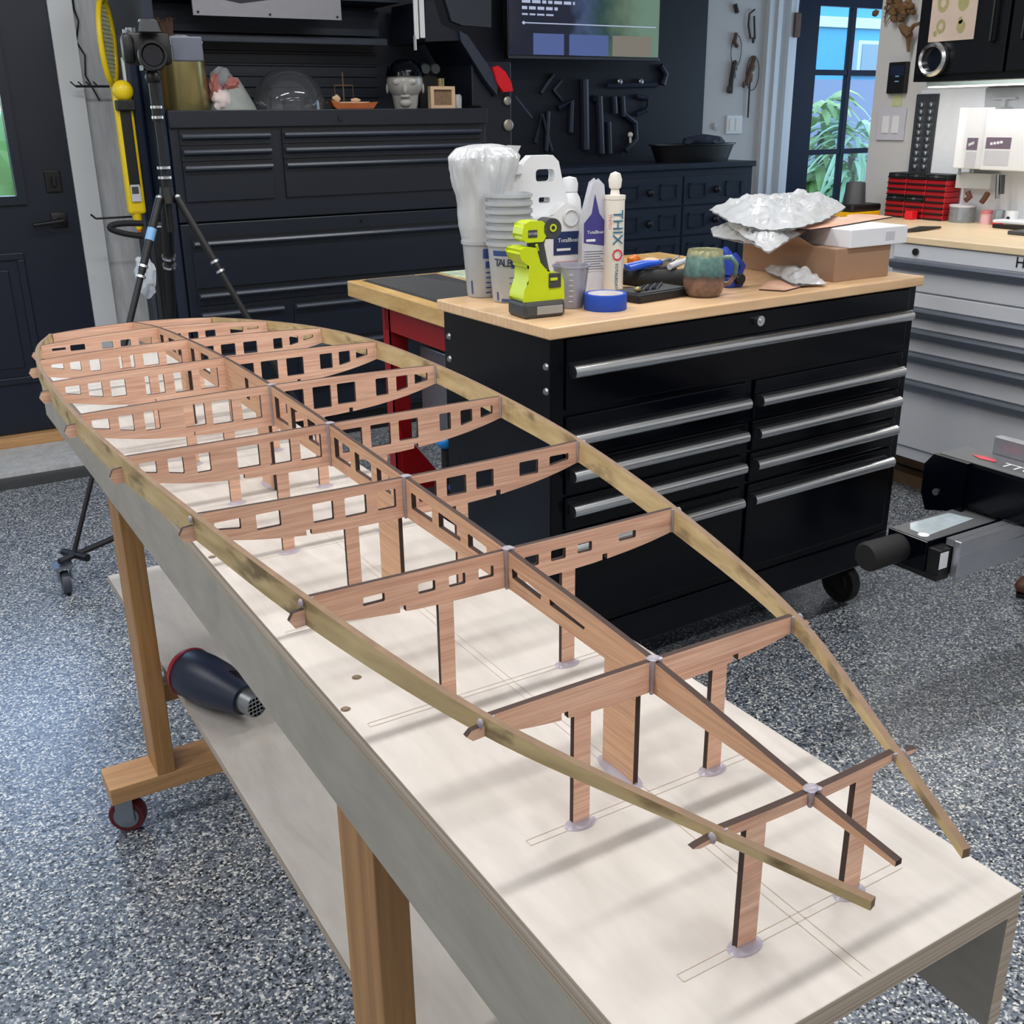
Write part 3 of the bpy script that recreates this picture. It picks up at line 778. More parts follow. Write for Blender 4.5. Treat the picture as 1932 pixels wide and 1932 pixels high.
# ================================================================== rolling tool cabinet with wooden top
CT = 0.966
tc = thing('tool_cabinet', 'glossy black rolling tool cabinet with long silver handles and a pale wood top', 'tool cabinet', (1.208, 1.843, 0), math.radians(2.5))
Wd, Dp = 1.217, 0.46
def L(m, nm, mt, sm=False, par=None): return P(par or tc, nm, m, mt, sm, True)
m = MB(); m.box((0.0, 0.0, 0.144), (Wd-.004, Dp-.01, 0.9405), bev=0.004); L(m, 'body', BLK)
m = MB(); m.box((-0.012, -0.012, 0.9405), (Wd+.008, Dp, CT), bev=0.003); L(m, 'worktop', BAMBOO)
def drawer(x0, x1, z0, z1, hz, hx0, hx1):
    m = MB(); m.box((x0, -0.008, z0), (x1, 0.002, z1), bev=0.003); d = L(m, 'drawer', BLK)
    m = MB()
    m.tube([(hx0, -0.021, hz), (hx1, -0.021, hz)], 0.0145, 14)
    m.box((hx0+.002, -0.018, hz+0.001), (hx1-.002, -0.008, hz+0.012)); L(m, 'handle', CHROME, True, d)
drawer(0.036, 1.178, 0.780, 0.936, 0.868, 0.042, 1.172)
zt = 0.768
for hz in (0.716, 0.632, 0.549, 0.456):
    pass
hzs = (0.716, 0.632, 0.550, 0.457)
bnd = [0.768, 0.664, 0.581, 0.497, 0.256]
for i, hz in enumerate(hzs):
    drawer(0.036, 0.584, bnd[i+1]+.004, bnd[i]-.002, hz, 0.044, 0.579)
    drawer(0.612, 1.178, bnd[i+1]+.004, bnd[i]-.002, hz, 0.619, 1.166)
m = MB(); m.cyl((0.603, -0.008, 0.915), (0.603, -0.020, 0.915), 0.0125); m.cyl((0.603, -0.020, 0.915), (0.603, -0.023, 0.915), 0.005); L(m, 'lock', CHROME, True)
for y, z in ((0.018, .878), (0.018, .824), (0.425, .880), (0.425, .824)):
    m = MB(); m.cyl((0.0, y, z), (-0.005, y, z), 0.0085, 0.006, 12); L(m, 'bolt', STEEL, True)
m = MB(); m.box((0.01, -0.006, 0.150), (Wd-.014, 0.0, 0.236), bev=0.003); L(m, 'kick_panel', BLK)
for cx, cy in ((0.06, 0.09), (Wd-0.09, 0.09), (0.06, Dp-0.08), (Wd-0.09, Dp-0.08)):
    m = MB(); m.box((cx-.04, cy-.04, 0.136), (cx+.04, cy+.04, 0.144)); m.cyl((cx, cy, .115), (cx, cy, .137), .024)
    m.box((cx-.028, cy-.028, .05), (cx-.023, cy+.02, .122)); m.box((cx+.023, cy-.028, .05), (cx+.028, cy+.02, .122)); m.box((cx-.028, cy-.028, .112), (cx+.028, cy+.022, .12))
    c = L(m, 'caster', BLACKP)
    m = MB(); m.lathe([(0, -.018), (.030, -.018), (.034, -.012), (.034, .012), (.030, .018), (0, .018)], 20, Matrix.Translation((cx, cy-.012, .0625)) @ Matrix.Rotation(PI/2, 4, 'Y')); m.lathe([(.044, -.014), (.058, -.017), (.0625, -.010), (.0625, .010), (.058, .017), (.044, .014)], 28, Matrix.Translation((cx, cy-.012, .0625)) @ Matrix.Rotation(PI/2, 4, 'Y'), cap=False)
    m.lathe([(.034, -.011), (.046, -.011)], 20, Matrix.Translation((cx, cy-.012, .0625)) @ Matrix.Rotation(PI/2, 4, 'Y'), cap=False); m.lathe([(.034, .011), (.046, .011)], 20, Matrix.Translation((cx, cy-.012, .0625)) @ Matrix.Rotation(PI/2, 4, 'Y'), cap=False)
    L(m, 'wheel', RUBBER, True, c)
    m = MB(); m.box((cx-.02, cy-.034, .105), (cx+.02, cy-.027, .117), bev=.002); L(m, 'brake_pedal', CHROME, False, c)

# ------------------------------------------------------------------ things on the cabinet top
Z = CT
# cups: stacks of translucent mixing cups
def cup_stack(x, y, n, r, h, step, lbl, grp, printm, base_full=True):
    for i in range(n):
        z = Z + i*step
        t = thing('mixing_cup', lbl[0] if i == 0 else (lbl[2] if i == n-1 else lbl[1]), 'cup', (x, y, z), 0, grp)
        m = MB()
        m.lathe([(0, .001), (r*.74, .001), (r*.78, .006), (r*.97, h*.93), (r*1.05, h*.94), (r*1.05, h), (r*1.0, h), (r*.955, h*.93), (r*.75, .004), (0, .004)], 28); P(t, 'cup_wall', m, MILKCUP, True, True)
        if i == 0:
            m = MB()
            for a0, z0, z1, w_ in printm:
                k = 10
                for j in range(k):
                    a = math.radians(a0)+w_*(j/k-.5); b = math.radians(a0)+w_*((j+1)/k-.5)
                    q = []
                    for aa, zz in ((a, z0), (b, z0), (b, z1), (a, z1)):
                        rr = r*(.78+.19*(zz/h))+.0009; q.append(m.bm.verts.new((rr*math.cos(aa), rr*math.sin(aa), zz*1.0)))
                    m.bm.faces.new(q)
            P(t, 'printed_scale', m, mat('blue_ink', (48, 72, 130), 0.5) if 'blue_ink' not in bpy.data.materials else bpy.data.materials['blue_ink'], False, True)
camdir = lambda x, y: math.degrees(math.atan2(-y, -x))
cA = at_z(908, 558, Z); cB = at_z(965, 568, Z)
aA = camdir(cA.x, cA.y)
tk = [(aA+20, .095, .118, .5), (aA+24, .072, .088, .35), (aA-38, .010, .042, .12)] + [(aA+25, .012+.012*k, .015+.012*k, .35) for k in range(5)]
cup_stack(cA.x, cA.y-.004, 8, 0.046, 0.135, 0.0165, ['bottom cup of the left bagged stack of mixing cups', 'cup nested in the middle of the left bagged stack', 'top cup of the left stack, inside the plastic bag'], 'mixing cups in the left stack', tk)
aB = camdir(cB.x, cB.y)
tk2 = [(aB-6, .110, .122, 1.5), (aB+30, .082, .106, .9)] + [(aB+10, .020+.013*k, .022+.013*k, .4) for k in range(4)] + [(aB-42, .006, .026, .1), (aB-5, .004, .010, .8)]
cup_stack(cB.x, cB.y+.006, 7, 0.053, 0.140, 0.018, ['bottom cup of the right stack of mixing cups, printed in blue', 'cup nested in the middle of the right open stack', 'topmost cup of the right open stack'], 'mixing cups in the right stack', tk2)
m = MB(); rb_ = .053*(.78+.19*.66)+.0018
for j, ch in enumerate('TALBOA'):
    a = math.radians(aB-6) + (j-2.5)*.21
    c = Vector((cB.x+rb_*math.cos(a), cB.y+.006+rb_*math.sin(a), Z+.094)); n_ = Vector((math.cos(a), math.sin(a), 0))
    text_bm(m, ch, .025, face_mt(c, Vector((0, 0, 1)).cross(n_), (0, 0, 1)), .0003)
bt = [o for o in bpy.data.objects if o.name.startswith('mixing_cup') and (o.location-Vector((cB.x, cB.y+.006, Z))).length < .001][0]
P(bt, 'printed_letters', m, mat('navy_ink', (24, 34, 66), .5))
# crumpled clear bag over the left stack
def crumple(m, c, r, sub, noise, seed, sc):
    from mathutils import noise as nz
    n0 = len(m.bm.faces); g = bmesh.ops.create_icosphere(m.bm, subdivisions=sub, radius=1)
    for v in g['verts']:
        d = v.co.copy(); k = 1 + noise*(abs(nz.noise(d*2.2+Vector((seed, 0, 0))))*1.6-.5) + noise*.5*abs(nz.noise(d*6+Vector((0, seed, 0))))
        v.co = Vector((d.x*r*sc[0]*k, d.y*r*sc[1]*k, d.z*r*sc[2]*k))+Vector(c)
m = MB(); pr = [(.050, .135), (.056, .17), (.060, .24), (.070, .30), (.068, .325), (.050, .345), (.02, .352), (0, .354)]
from mathutils import noise as nz
m.lathe(pr, 48, cap=False)
bmesh.ops.subdivide_edges(m.bm, edges=list(m.bm.edges), cuts=2, use_grid_fill=True)
for v in m.bm.verts:
    a = math.atan2(v.co.y, v.co.x); u = max(0, (v.co.z-.135)/.2)
    k = 1 + .16*min(1, u)*nz.noise(Vector((math.cos(a)*2.4, math.sin(a)*2.4, v.co.z*16))) + .12*min(1, u)*nz.noise(Vector((math.cos(a)*6, math.sin(a)*6, v.co.z*26)))
    v.co.x *= k; v.co.y *= k
    v.co.x += .030*max(0, min(1, u))**1.5*math.cos(a)*(1 if math.cos(a) > 0 else .2)
for k in (0,):
    m.prism([(0, 0), (.055, .012), (.066, .03), (.03, .032), (-.01, .026)], .003, face_mt((.03, -.03, .318), (1, .1, 0), (0, 0, 1)))
bg_ = m.build('plastic_bag', FILM, None, True); bg_.location = (cA.x+.004, cA.y-.004, Z)
tag(bg_, 'crumpled clear bag pulled over the left stack of mixing cups', 'plastic bag')
# big white jug with through handle
J = at_z(1056, 556, Z); J.y += .09; J.x += .012
rot_j = math.radians(-8)
jg = thing('plastic_jug', 'white plastic jug with a moulded handle and a navy label', 'jug', (J.x, J.y, Z), rot_j)
bm = plate([(-.060, .17), (.070, .17), (.062, .222), (.047, .270), (.038, .309), (.022, .324), (-.036, .324), (-.052, .310), (-.066, .285), (-.096, .285), (-.100, .24), (-.086, .19)],
           [rrect(-.024, .262, .026, .292, .009), rrect(-.016, .212, .014, .226, .004)], .034)
m = MB(); add_bm(m, bm, FRONT((0, .012, 0)))
bmesh.ops.bevel(m.bm, geom=[e for e in m.bm.edges if len(e.link_faces) == 2 and e.calc_face_angle(0) > .5], offset=.006, segments=2, affect='EDGES', profile=.6, clamp_overlap=True)
for f in m.bm.faces: f.material_index = 0
P(jg, 'grip', m, WHITEP, True, True)
bm = plate([(-.082, 0), (.082, 0), (.086, .01), (.086, .155), (.080, .180), (.064, .205), (.038, .215), (.024, .205), (.0, .185), (-.04, .182), (-.080, .178), (-.086, .16), (-.086, .01)], [], .095)
m = MB(); add_bm(m, bm, FRONT((0, 0, 0))); bmesh.ops.bevel(m.bm, geom=[e for e in m.bm.edges if len(e.link_faces) == 2 and e.calc_face_angle(0) > .5], offset=.010, segments=2, affect='EDGES', profile=.6, clamp_overlap=True)
for f in m.bm.faces: f.material_index = 0
P(jg, 'body', m, WHITEP, True, True)
m = MB(); m.lathe([(.022, 0), (.022, .022), (.018, .024), (0, .024)], 20, Matrix.Translation((-.082, 0, .283))); P(jg, 'cap', m, WHITEP, True, True)
m = MB(); m.box((.004, -.0492, .090), (.082, -.0478, .146)); P(jg, 'navy_label', m, mat('navy_label', (30, 48, 96), .4), False, True)
m = MB(); text_bm(m, 'TotalBoat', .014, FRONT((.043, -.0495, .125)), .0003); m.box((.012, -.0497, .100), (.05, -.0493, .106)); P(jg, 'label_text', m, WHITEP, False, True)
m = MB()
for i in range(5): m.box((.010, -.0492, .072-i*.009), (.075-(i % 2)*.012, -.0480, .075-i*.009))
P(jg, 'label_print', m, mat('faded_pink_print', (214, 170, 180), .6), False, True)
m = MB(); m.lathe([(.019, 0), (.021, .003), (.019, .006)], 24, FRONT((.050, -.047, .178)), cap=False); P(jg, 'moulded_ring', m, WHITEP, True, True)
# small white capped bottle behind
q = at_z(1118, 545, Z); q.y += .05
t = thing('squeeze_bottle', 'white bottle with a round cap just right of the big jug', 'bottle', (q.x-.002, q.y+.055, Z))
m = MB(); m.lathe([(0, 0), (.030, 0), (.032, .006), (.032, .185), (.028, .215), (.019, .232), (0, .232)], 24); P(t, 'body', m, WHITEP, True, True)
m = MB(); m.lathe([(.021, .2325), (.022, .252), (.017, .266), (0, .270)], 20); P(t, 'cap', m, WHITEP, True, True)
# clear pouch with purple label
q = at_z(1133, 553, Z); q.y += .03
t = thing('resin_pouch', 'clear pointed pouch with a purple label and grey small print', 'pouch', (q.x-.004, q.y, Z), math.radians(-12))
bm = plate([(-.034, 0), (.034, 0), (.036, .05), (.034, .16), (.026, .215), (.022, .256), (.006, .272), (-.008, .262), (-.018, .225), (-.030, .18), (-.034, .12)], [], .026)
m = MB(); add_bm(m, bm, FRONT((0, 0, 0))); bmesh.ops.bevel(m.bm, geom=[e for e in m.bm.edges if len(e.link_faces) == 2 and e.calc_face_angle(0) > .5], offset=.010, segments=2, affect='EDGES', clamp_overlap=True)
for f in m.bm.faces: f.material_index = 0
P(t, 'pouch_body', m, clear('pouch_film', (226, 228, 238), .15, .5, milk=.7), True, True)
m = MB(); m.prism([(-.030, .122), (.030, .112), (.029, .165), (.010, .190), (-.002, .235), (-.010, .190), (-.030, .168)], .001, FRONT((0, -.0132, 0))); P(t, 'purple_label', m, PURPLE, False, True)
m = MB(); text_bm(m, 'TotalBoat', .011, FRONT((0, -.0146, .146)), .0003); m.box((-.024, -.0148, .124), (0, -.0143, .130)); P(t, 'label_text', m, WHITEP, False, True)
m = MB()
m.box((-.031, -.0142, .052), (.030, -.0132, .106)); P(t, 'info_panel', m, PAPERG, False, True)
m = MB()
for i in range(8): m.box((-.029, -.0146, .057+i*.006), (.026-(i*7 % 3)*.006, -.0142, .0592+i*.006))
P(t, 'small_print', m, mat('grey_ink', (110, 112, 130), .6), False, True)
# adhesive cartridge
q = at_z(1163, 552, Z); q.y += .015
t = thing('adhesive_cartridge', 'standing cream adhesive cartridge with vertical THIXO lettering', 'cartridge', (q.x, q.y, Z), 0)
m = MB(); m.lathe([(0, 0), (.0235, 0), (.0245, .003), (.0245, .222), (.026, .223), (.026, .232), (.012, .232), (.010, .245), (0, .245)], 28); P(t, 'tube', m, CREAMP, True, True)
m = MB(); m.lathe([(.0095, .2455), (.0145, .250), (.0165, .268), (.012, .282), (0, .287)], 20); P(t, 'nozzle_cap', m, CREAMP, True, True)
aC = math.atan2(-q.y, -q.x); 
def on_cyl(m, txt, size, r, a, z, ext=.0003):
    n_ = Vector((math.cos(a), math.sin(a), 0)); c = Vector((r*n_.x, r*n_.y, z))
    text_bm(m, txt, size, face_mt(c, (0, 0, -1), Vector((0, 0, 1)).cross(n_)), ext)
m = MB(); on_cyl(m, 'THIX', .036, .0262, aC+.30, .158); P(t, 'teal_letters', m, mat('teal_ink', (44, 110, 140), .5), False, True)
m = MB(); on_cyl(m, 'O', .038, .0262, aC+.30, .093); P(t, 'red_letter', m, mat('red_ink', (208, 44, 60), .5), False, True)
m = MB(); on_cyl(m, 'THIXO', .012, .0254, aC-.42, .172); P(t, 'pink_letters', m, mat('pink_ink', (226, 150, 156), .5), False, True)
m = MB(); on_cyl(m, 'TOTALBOAT', .011, .0256, aC+.30, .042); P(t, 'small_letters', m, bpy.data.materials['teal_ink'], False, True)
# clear measuring cup beside the lime light
q = at_z(1088, 583, Z); q.y += .03
t = thing('measuring_cup', 'clear plastic measuring cup between the lime light and blue tape', 'cup', (q.x+.004, q.y, Z))
m = MB(); m.lathe([(0, .001), (.028, .001), (.030, .004), (.041, .092), (.044, .093), (.044, .096), (.0405, .096), (.0285, .006), (0, .004)], 28); P(t, 'cup_wall', m, clear('clear_cup', (226, 228, 240), .1, .4, milk=.30), True, True)
m = MB()
for i in range(6):
    a = camdir(q.x, q.y); a = math.radians(a); rr = .031+.0095*(i*.13+.1)+.001
    c = Vector((rr*math.cos(a), rr*math.sin(a), .018+i*.012)); n_ = Vector((math.cos(a), math.sin(a), 0)); s_ = Vector((-n_.y, n_.x, 0))
    m.box(c-Vector((.004, .004, .0006)), c+Vector((.004, .004, .0006)))
P(t, 'graduation', m, PAPERG, False, True)
# lime cordless glue light
q = at_z(1032, 600, Z); q.y += .045
gg = thing('cordless_glue_gun', 'lime green and grey cordless glue gun docked upright on its battery', 'glue gun', (q.x, q.y, Z), math.radians(-4))
m = MB(); m.box((-.050, -.042, 0), (.052, .042, .036), bev=.008); P(gg, 'battery', m, DGREY, False, True)
m = MB(); m.box((-.020, -.0435, .008), (.044, -.0415, .026), bev=.001); P(gg, 'battery_label', m, mat('grey_label', (150, 150, 146), .4), False, True)
bm = plate([(-.050, .036), (.054, .036), (.052, .072), (.046, .092), (.030, .096), (.012, .098), (-.006, .118), (-.016, .150), (-.046, .152), (-.058, .144), (-.052, .126), (-.034, .112), (-.036, .076), (-.046, .062)], [], .066)
m = MB(); add_bm(m, bm, FRONT((0, 0, 0))); bmesh.ops.bevel(m.bm, geom=[e for e in m.bm.edges if len(e.link_faces) == 2 and e.calc_face_angle(0) > .4], offset=.006, segments=2, affect='EDGES', clamp_overlap=True)
for f in m.bm.faces: f.material_index = 0
P(gg, 'base', m, LIME, True, True)
m = MB(); m.box((.014, -.036, .062), (.044, -.030, .094), bev=.002); P(gg, 'base_slot', m, DGREY, False, True)
m = MB(); m.box((.016, -.038, .078), (.034, -.033, .084), bev=.001); P(gg, 'release_tab', m, LIME, False, True)
m = MB(); m.tube([(.018, 0, .070), (.010, 0, .110), (.000, 0, .150), (.000, 0, .168)], [.020, .018, .019, .022], 14); P(gg, 'handle', m, DGREY, True, True)
m = MB(); m.tube([(-.004, -.018, .142), (-.010, -.022, .155)], .003, 8); P(gg, 'trigger', m, LIME, True, True)
bm = plate([(-.046, .172), (-.034, .160), (.006, .160), (.014, .170), (.014, .196), (.004, .204), (-.026, .204), (-.040, .198)], [], .044)
m = MB(); add_bm(m, bm, FRONT((0, 0, 0))); bmesh.ops.bevel(m.bm, geom=[e for e in m.bm.edges if len(e.link_faces) == 2 and e.calc_face_angle(0) > .4], offset=.006, segments=2, affect='EDGES', clamp_overlap=True)
for f in m.bm.faces: f.material_index = 0
P(gg, 'head', m, LIME, True, True)
m = MB(); m.lathe([(0, -.024), (.019, -.024), (.022, -.020), (.022, .022), (0, .022)], 22, Matrix.Translation((.030, 0, .186)) @ Matrix.Rotation(PI/2, 4, 'X')); m.box((.0, -.02, .164), (.03, .02, .186), bev=.005); P(gg, 'motor_end', m, DGREY, True, True)
m = MB(); m.lathe([(.0045, 0), (.0085, 0)], 16, FRONT((.030, -.0245, .188)), cap=False); P(gg, 'lime_ring', m, LIME, False, True)
m = MB(); m.box((-.030, -.0232, .170), (-.008, -.0218, .186), bev=.001); P(gg, 'badge', m, DGREY, False, True)
m = MB(); text_bm(m, 'RYOBI', .0075, FRONT((-.019, -.0236, .178)), .0002); P(gg, 'badge_letters', m, PAPERG, False, True)
# blue tape roll
q = at_z(1164, 588, Z); q.y += .045
t = thing('tape_roll', 'roll of blue masking tape lying flat near the front edge', 'tape', (q.x, q.y, Z))
m = MB(); m.lathe([(.040, 0), (.048, 0), (.049, .002), (.049, .034), (.048, .036), (.040, .036), (.040, 0)], 36, cap=False); P(t, 'tape_body', m, BLUE, True, True)
m = MB(); m.lathe([(.0382, .001), (.0399, .001), (.0399, .0355), (.0382, .0355), (.0382, .001)], 36, cap=False); P(t, 'core', m, PAPER, True, True)
# black open tool tray
q = at_z(1255, 566, Z)
t = thing('screwdriver_case', 'open black case of driver bits lying beside the tape roll', 'tool case', (q.x, q.y+.045, Z), math.radians(8))
m = MB(); m.box((-.095, -.045, 0), (.085, .055, .020), bev=.004); P(t, 'case', m, BLACKP, False, True)
m = MB(); m.box((-.085, -.035, .0195), (.075, .045, .0225), bev=.001); P(t, 'insert', m, DGREY, False, True)
for i in range(6):
    m = MB(); m.tube([(-.07+i*.012, -.02, .0255), (.0+i*.012, .03, .0255)], .0028, 6); P(t, 'driver_bit', m, STEEL if i % 2 else BLACKP, True, True)
m = MB(); m.blob((-.075, -.02, .030), .008, 2, scale=(1.4, 1, .8)); P(t, 'brass_tip', m, BRASS, True, True)
# black hose / tool roll behind
a_ = at_z(1184, 526, .99); b_ = at_z(1326, 524, .99); a_.z = b_.z = Z-.003
m = MB(); m.tube([a_+Vector((0, .02, .032)), a_.lerp(b_, .3)+Vector((0, 0, .026)), a_.lerp(b_, .6)+Vector((0, -.01, .026)), b_+Vector((-.02, 0, .030)), b_+Vector((0, .03, .034))], [.022, .024, .024, .024, .022], 14)
solo('tool_pouch', m, RUBBER, 'black rolled tool pouch behind the open driver case', 'tool pouch', True, loc=(a_.x+.1, a_.y, Z))
# pliers blue / grey, on top of the pouch
a_ = at_z(1185, 505, Z+.055); b_ = at_z(1250, 500, Z+.055); c_ = at_z(1318, 492, Z+.06)
t = thing('pliers', 'pliers with bright blue grips resting on the black pouch', 'pliers', (b_.x, b_.y, Z+.045))
o = Vector((b_.x, b_.y, Z+.055))
m = MB(); m.tube([o+Vector((-.11, -.005, .000)), o+Vector((-.06, .0, .004)), o+Vector((0, .01, .004))], [.007, .009, .006], 8); m.tube([o+Vector((-.10, .025, .002)), o+Vector((-.05, .022, .006)), o+Vector((0, .012, .006))], [.006, .008, .005], 8); P(t, 'grips', m, BLUEP, True)
m = MB(); m.tube([o+Vector((0, .01, .004)), o+Vector((.03, .014, .006)), o+Vector((.055, .02, .006))], [.009, .009, .003], 8); P(t, 'jaws', m, STEEL, True)
o = Vector((c_.x-.05, c_.y, Z+.058))
t = thing('spring_clamp', 'grey handled clamp with a blue jaw left of the mug', 'clamp', (o.x, o.y, Z+.055))
m = MB(); m.tube([o+Vector((-.055, -.012, -.004)), o+Vector((-.02, .0, .0)), o+Vector((.015, .006, .006))], [.008, .009, .006], 10); P(t, 'handle', m, PAPERG, True)
m = MB(); m.tube([o+Vector((.015, .006, .006)), o+Vector((.03, -.004, .016)), o+Vector((.055, .0, .012))], [.006, .004, .004], 8); m.tube([o+Vector((-.02, .02, .006)), o+Vector((-.01, .004, .018))], .003, 6); P(t, 'frame', m, STEEL, True)
m = MB(); m.tube([o+Vector((.03, .01, -.010)), o+Vector((.05, .004, .006)), o+Vector((.075, .0, .014))], [.015, .017, .012], 10); P(t, 'jaw_block', m, BLUEP, True)
q = at_z(1192, 500, Z+.02)
m = MB(); q = at_y(1196, 478, 2.275); q.z = min(q.z, Z+.05); m.blob((q.x, 2.275, q.z), .018, 2, .3, 4, (1.2, .9, .95)); solo('orange_knob', m, ORANGE, 'small orange knob behind the adhesive cartridge', 'knob', True, loc=(q.x, 2.275, q.z-.018))
m = MB(); m.box((q.x-.03, 2.25, Z+.0005), (q.x+.13, 2.30, q.z-.019), bev=.004); solo('parts_tin', m, RUBBER, 'low dark tin under the orange knob behind the pliers', 'tin', loc=(q.x+.05, 2.275, Z))
m = MB(); m.blob((q.x+.06, 2.275, q.z-.006), .020, 2, .3, 9, (1.4, 1, .6)); solo('paper_wad', m, TAN, 'crumpled pale paper scrap beside the orange knob', 'paper', True, loc=(q.x+.06, 2.275, q.z-.019))
# mug
q = at_z(1350, 563, Z); q.y += .045
t = thing('stoneware_mug', 'round stoneware mug glazed green above a brown speckled base', 'mug', (q.x, q.y, Z), math.radians(-32))
def mugmat():
    m, nt, N, Lk, B = base_mat('two_tone_glaze')
    tc_ = N.new('ShaderNodeTexCoord'); sp = N.new('ShaderNodeSeparateXYZ'); Lk.new(tc_.outputs['Object'], sp.inputs[0])
    no = N.new('ShaderNodeTexNoise'); no.inputs['Scale'].default_value = 45; Lk.new(tc_.outputs['Object'], no.inputs['Vector'])
    ad = N.new('ShaderNodeMath'); ad.operation = 'MULTIPLY_ADD'; ad.inputs[1].default_value = .012; Lk.new(no.outputs['Fac'], ad.inputs[0]); Lk.new(sp.outputs[2], ad.inputs[2])
    dv_ = N.new('ShaderNodeMath'); dv_.operation = 'DIVIDE'; dv_.inputs[1].default_value = .115; Lk.new(ad.outputs[0], dv_.inputs[0])
    cr = N.new('ShaderNodeValToRGB'); e = cr.color_ramp.elements; e[0].position = .10; e[0].color = lin((104, 86, 76)); e[1].position = 1; e[1].color = lin((150, 150, 112))
    for p_, c_ in ((.38, (124, 94, 84)), (.47, (84, 72, 60)), (.53, (70, 102, 102)), (.86, (104, 138, 130)), (.95, (160, 158, 120))):
        x = e.new(p_); x.color = lin(c_)
    Lk.new(dv_.outputs[0], cr.inputs[0])
    n2 = N.new('ShaderNodeTexNoise'); n2.inputs['Scale'].default_value = 90; Lk.new(tc_.outputs['Object'], n2.inputs['Vector'])
    mx = N.new('ShaderNodeMixRGB'); mx.blend_type = 'OVERLAY'; mx.inputs[0].default_value = .5; Lk.new(cr.outputs[0], mx.inputs[1]); Lk.new(n2.outputs['Fac'], mx.inputs[2])
    Lk.new(mx.outputs[0], B.inputs['Base Color']); B.inputs['Roughness'].default_value = .2
    return m
MUG = mugmat()
m = MB(); m.lathe([(0, .001), (.034, 0), (.044, .008), (.050, .030), (.050, .060), (.045, .090), (.042, .108), (.0405, .111), (.039, .108), (.042, .090), (.047, .060), (.046, .030), (.030, .008), (0, .006)], 32); P(t, 'mug_body', m, MUG, True, True)
m = MB(); m.tube([(.044, 0, .090), (.062, 0, .092), (.076, 0, .075), (.074, 0, .050), (.060, 0, .030), (.047, 0, .028)], .0062, 10); P(t, 'handle', m, MUG, True, True)
# blue clamp and cloth behind the mug
q = at_z(1412, 548, Z)
t = thing('bar_clamp', 'blue plastic clamp standing right behind the mug handle', 'clamp', (q.x+.01, q.y+.07, Z))
o = Vector((q.x+.01, q.y+.07, Z))
m = MB(); m.box(o+Vector((-.030, -.02, 0)), o+Vector((.022, .02, .030)), bev=.006); m.tube([o+Vector((-.02, 0, .03)), o+Vector((-.012, 0, .06)), o+Vector((-.03, .01, .095))], [.020, .024, .012], 12); m.tube([o+Vector((.015, 0, .025)), o+Vector((.028, .0, .05)), o+Vector((.01, .01, .08))], [.012, .011, .006], 10); P(t, 'clamp_body', m, mat('deep_blue_plastic', (36, 64, 170), .4, var=.12), True)
m = MB(); m.lathe([(0, -.007), (.013, -.007), (.015, 0), (.013, .007), (0, .007)], 16, Matrix.Translation(o+Vector((.0, -.026, .022))) @ Matrix.Rotation(PI/2, 4, 'X')); P(t, 'swivel_pad', m, BLACKP, True)
# cardboard carton, white box, template, bags
p1 = at_z(1573, 533, Z); zc_ = 1.050
cb = thing('cardboard_box', 'plain brown cardboard carton at the right end of the cabinet top', 'box', (p1.x, p1.y, Z))
x0, x1, y0, y1 = p1.x, p1.x+.205, p1.y, p1.y+.345
m = MB(); m.box((x0, y0, Z), (x1, y1, zc_), bev=.002); P(cb, 'carton_body', m, KRAFT)
m = MB(); m.prism([(0, 0), (.25, 0), (.24, .075), (.01, .08)], .003, Matrix.Translation((x0, y0+.08, zc_-.002)) @ Matrix.Rotation(PI/2, 4, 'Z') @ Matrix.Rotation(math.radians(28), 4, 'X')); P(cb, 'flap', m, KRAFT)
q1 = at_z(1604, 469, zc_); q2 = at_z(1694, 455, zc_); q3 = at_z(1479, 455, zc_)
wb_ = thing('white_box', 'shallow white card box sitting on the brown carton', 'box', (q1.x, q1.y, zc_))
m = MB(); m.box((q1.x, q1.y, zc_), (q1.x+.215, y1-.01, zc_+.046), bev=.002); P(wb_, 'box_body', m, PAPER)
m = MB(); m.box((q1.x+.13, q1.y-.0006, zc_+.012), (q1.x+.165, q1.y, zc_+.034)); P(wb_, 'printed_mark', m, PAPERG)
zt_ = zc_+.0462
tp = [at_z(a, b, zt_) for a, b in ((1462, 427), (1490, 433), (1528, 435), (1570, 430), (1684, 411), (1650, 407), (1616, 406), (1598, 408), (1598, 411), (1585, 412), (1583, 409), (1562, 412), (1562, 415), (1548, 416), (1546, 413), (1524, 417), (1524, 420), (1508, 421), (1506, 418), (1480, 423))]
m = MB(); m.prism([(v.x, v.y) for v in tp], .0035, Matrix.Translation((0, 0, zt_)))
for f in m.bm.faces:
    f.normal_update(); f.material_index = 0 if abs(f.normal.z) > .5 else 1
o = m.build('wood_template', [MAHOG, BURNT]); tag(o, 'notched reddish plywood offcut lying across the white box', 'wood piece')
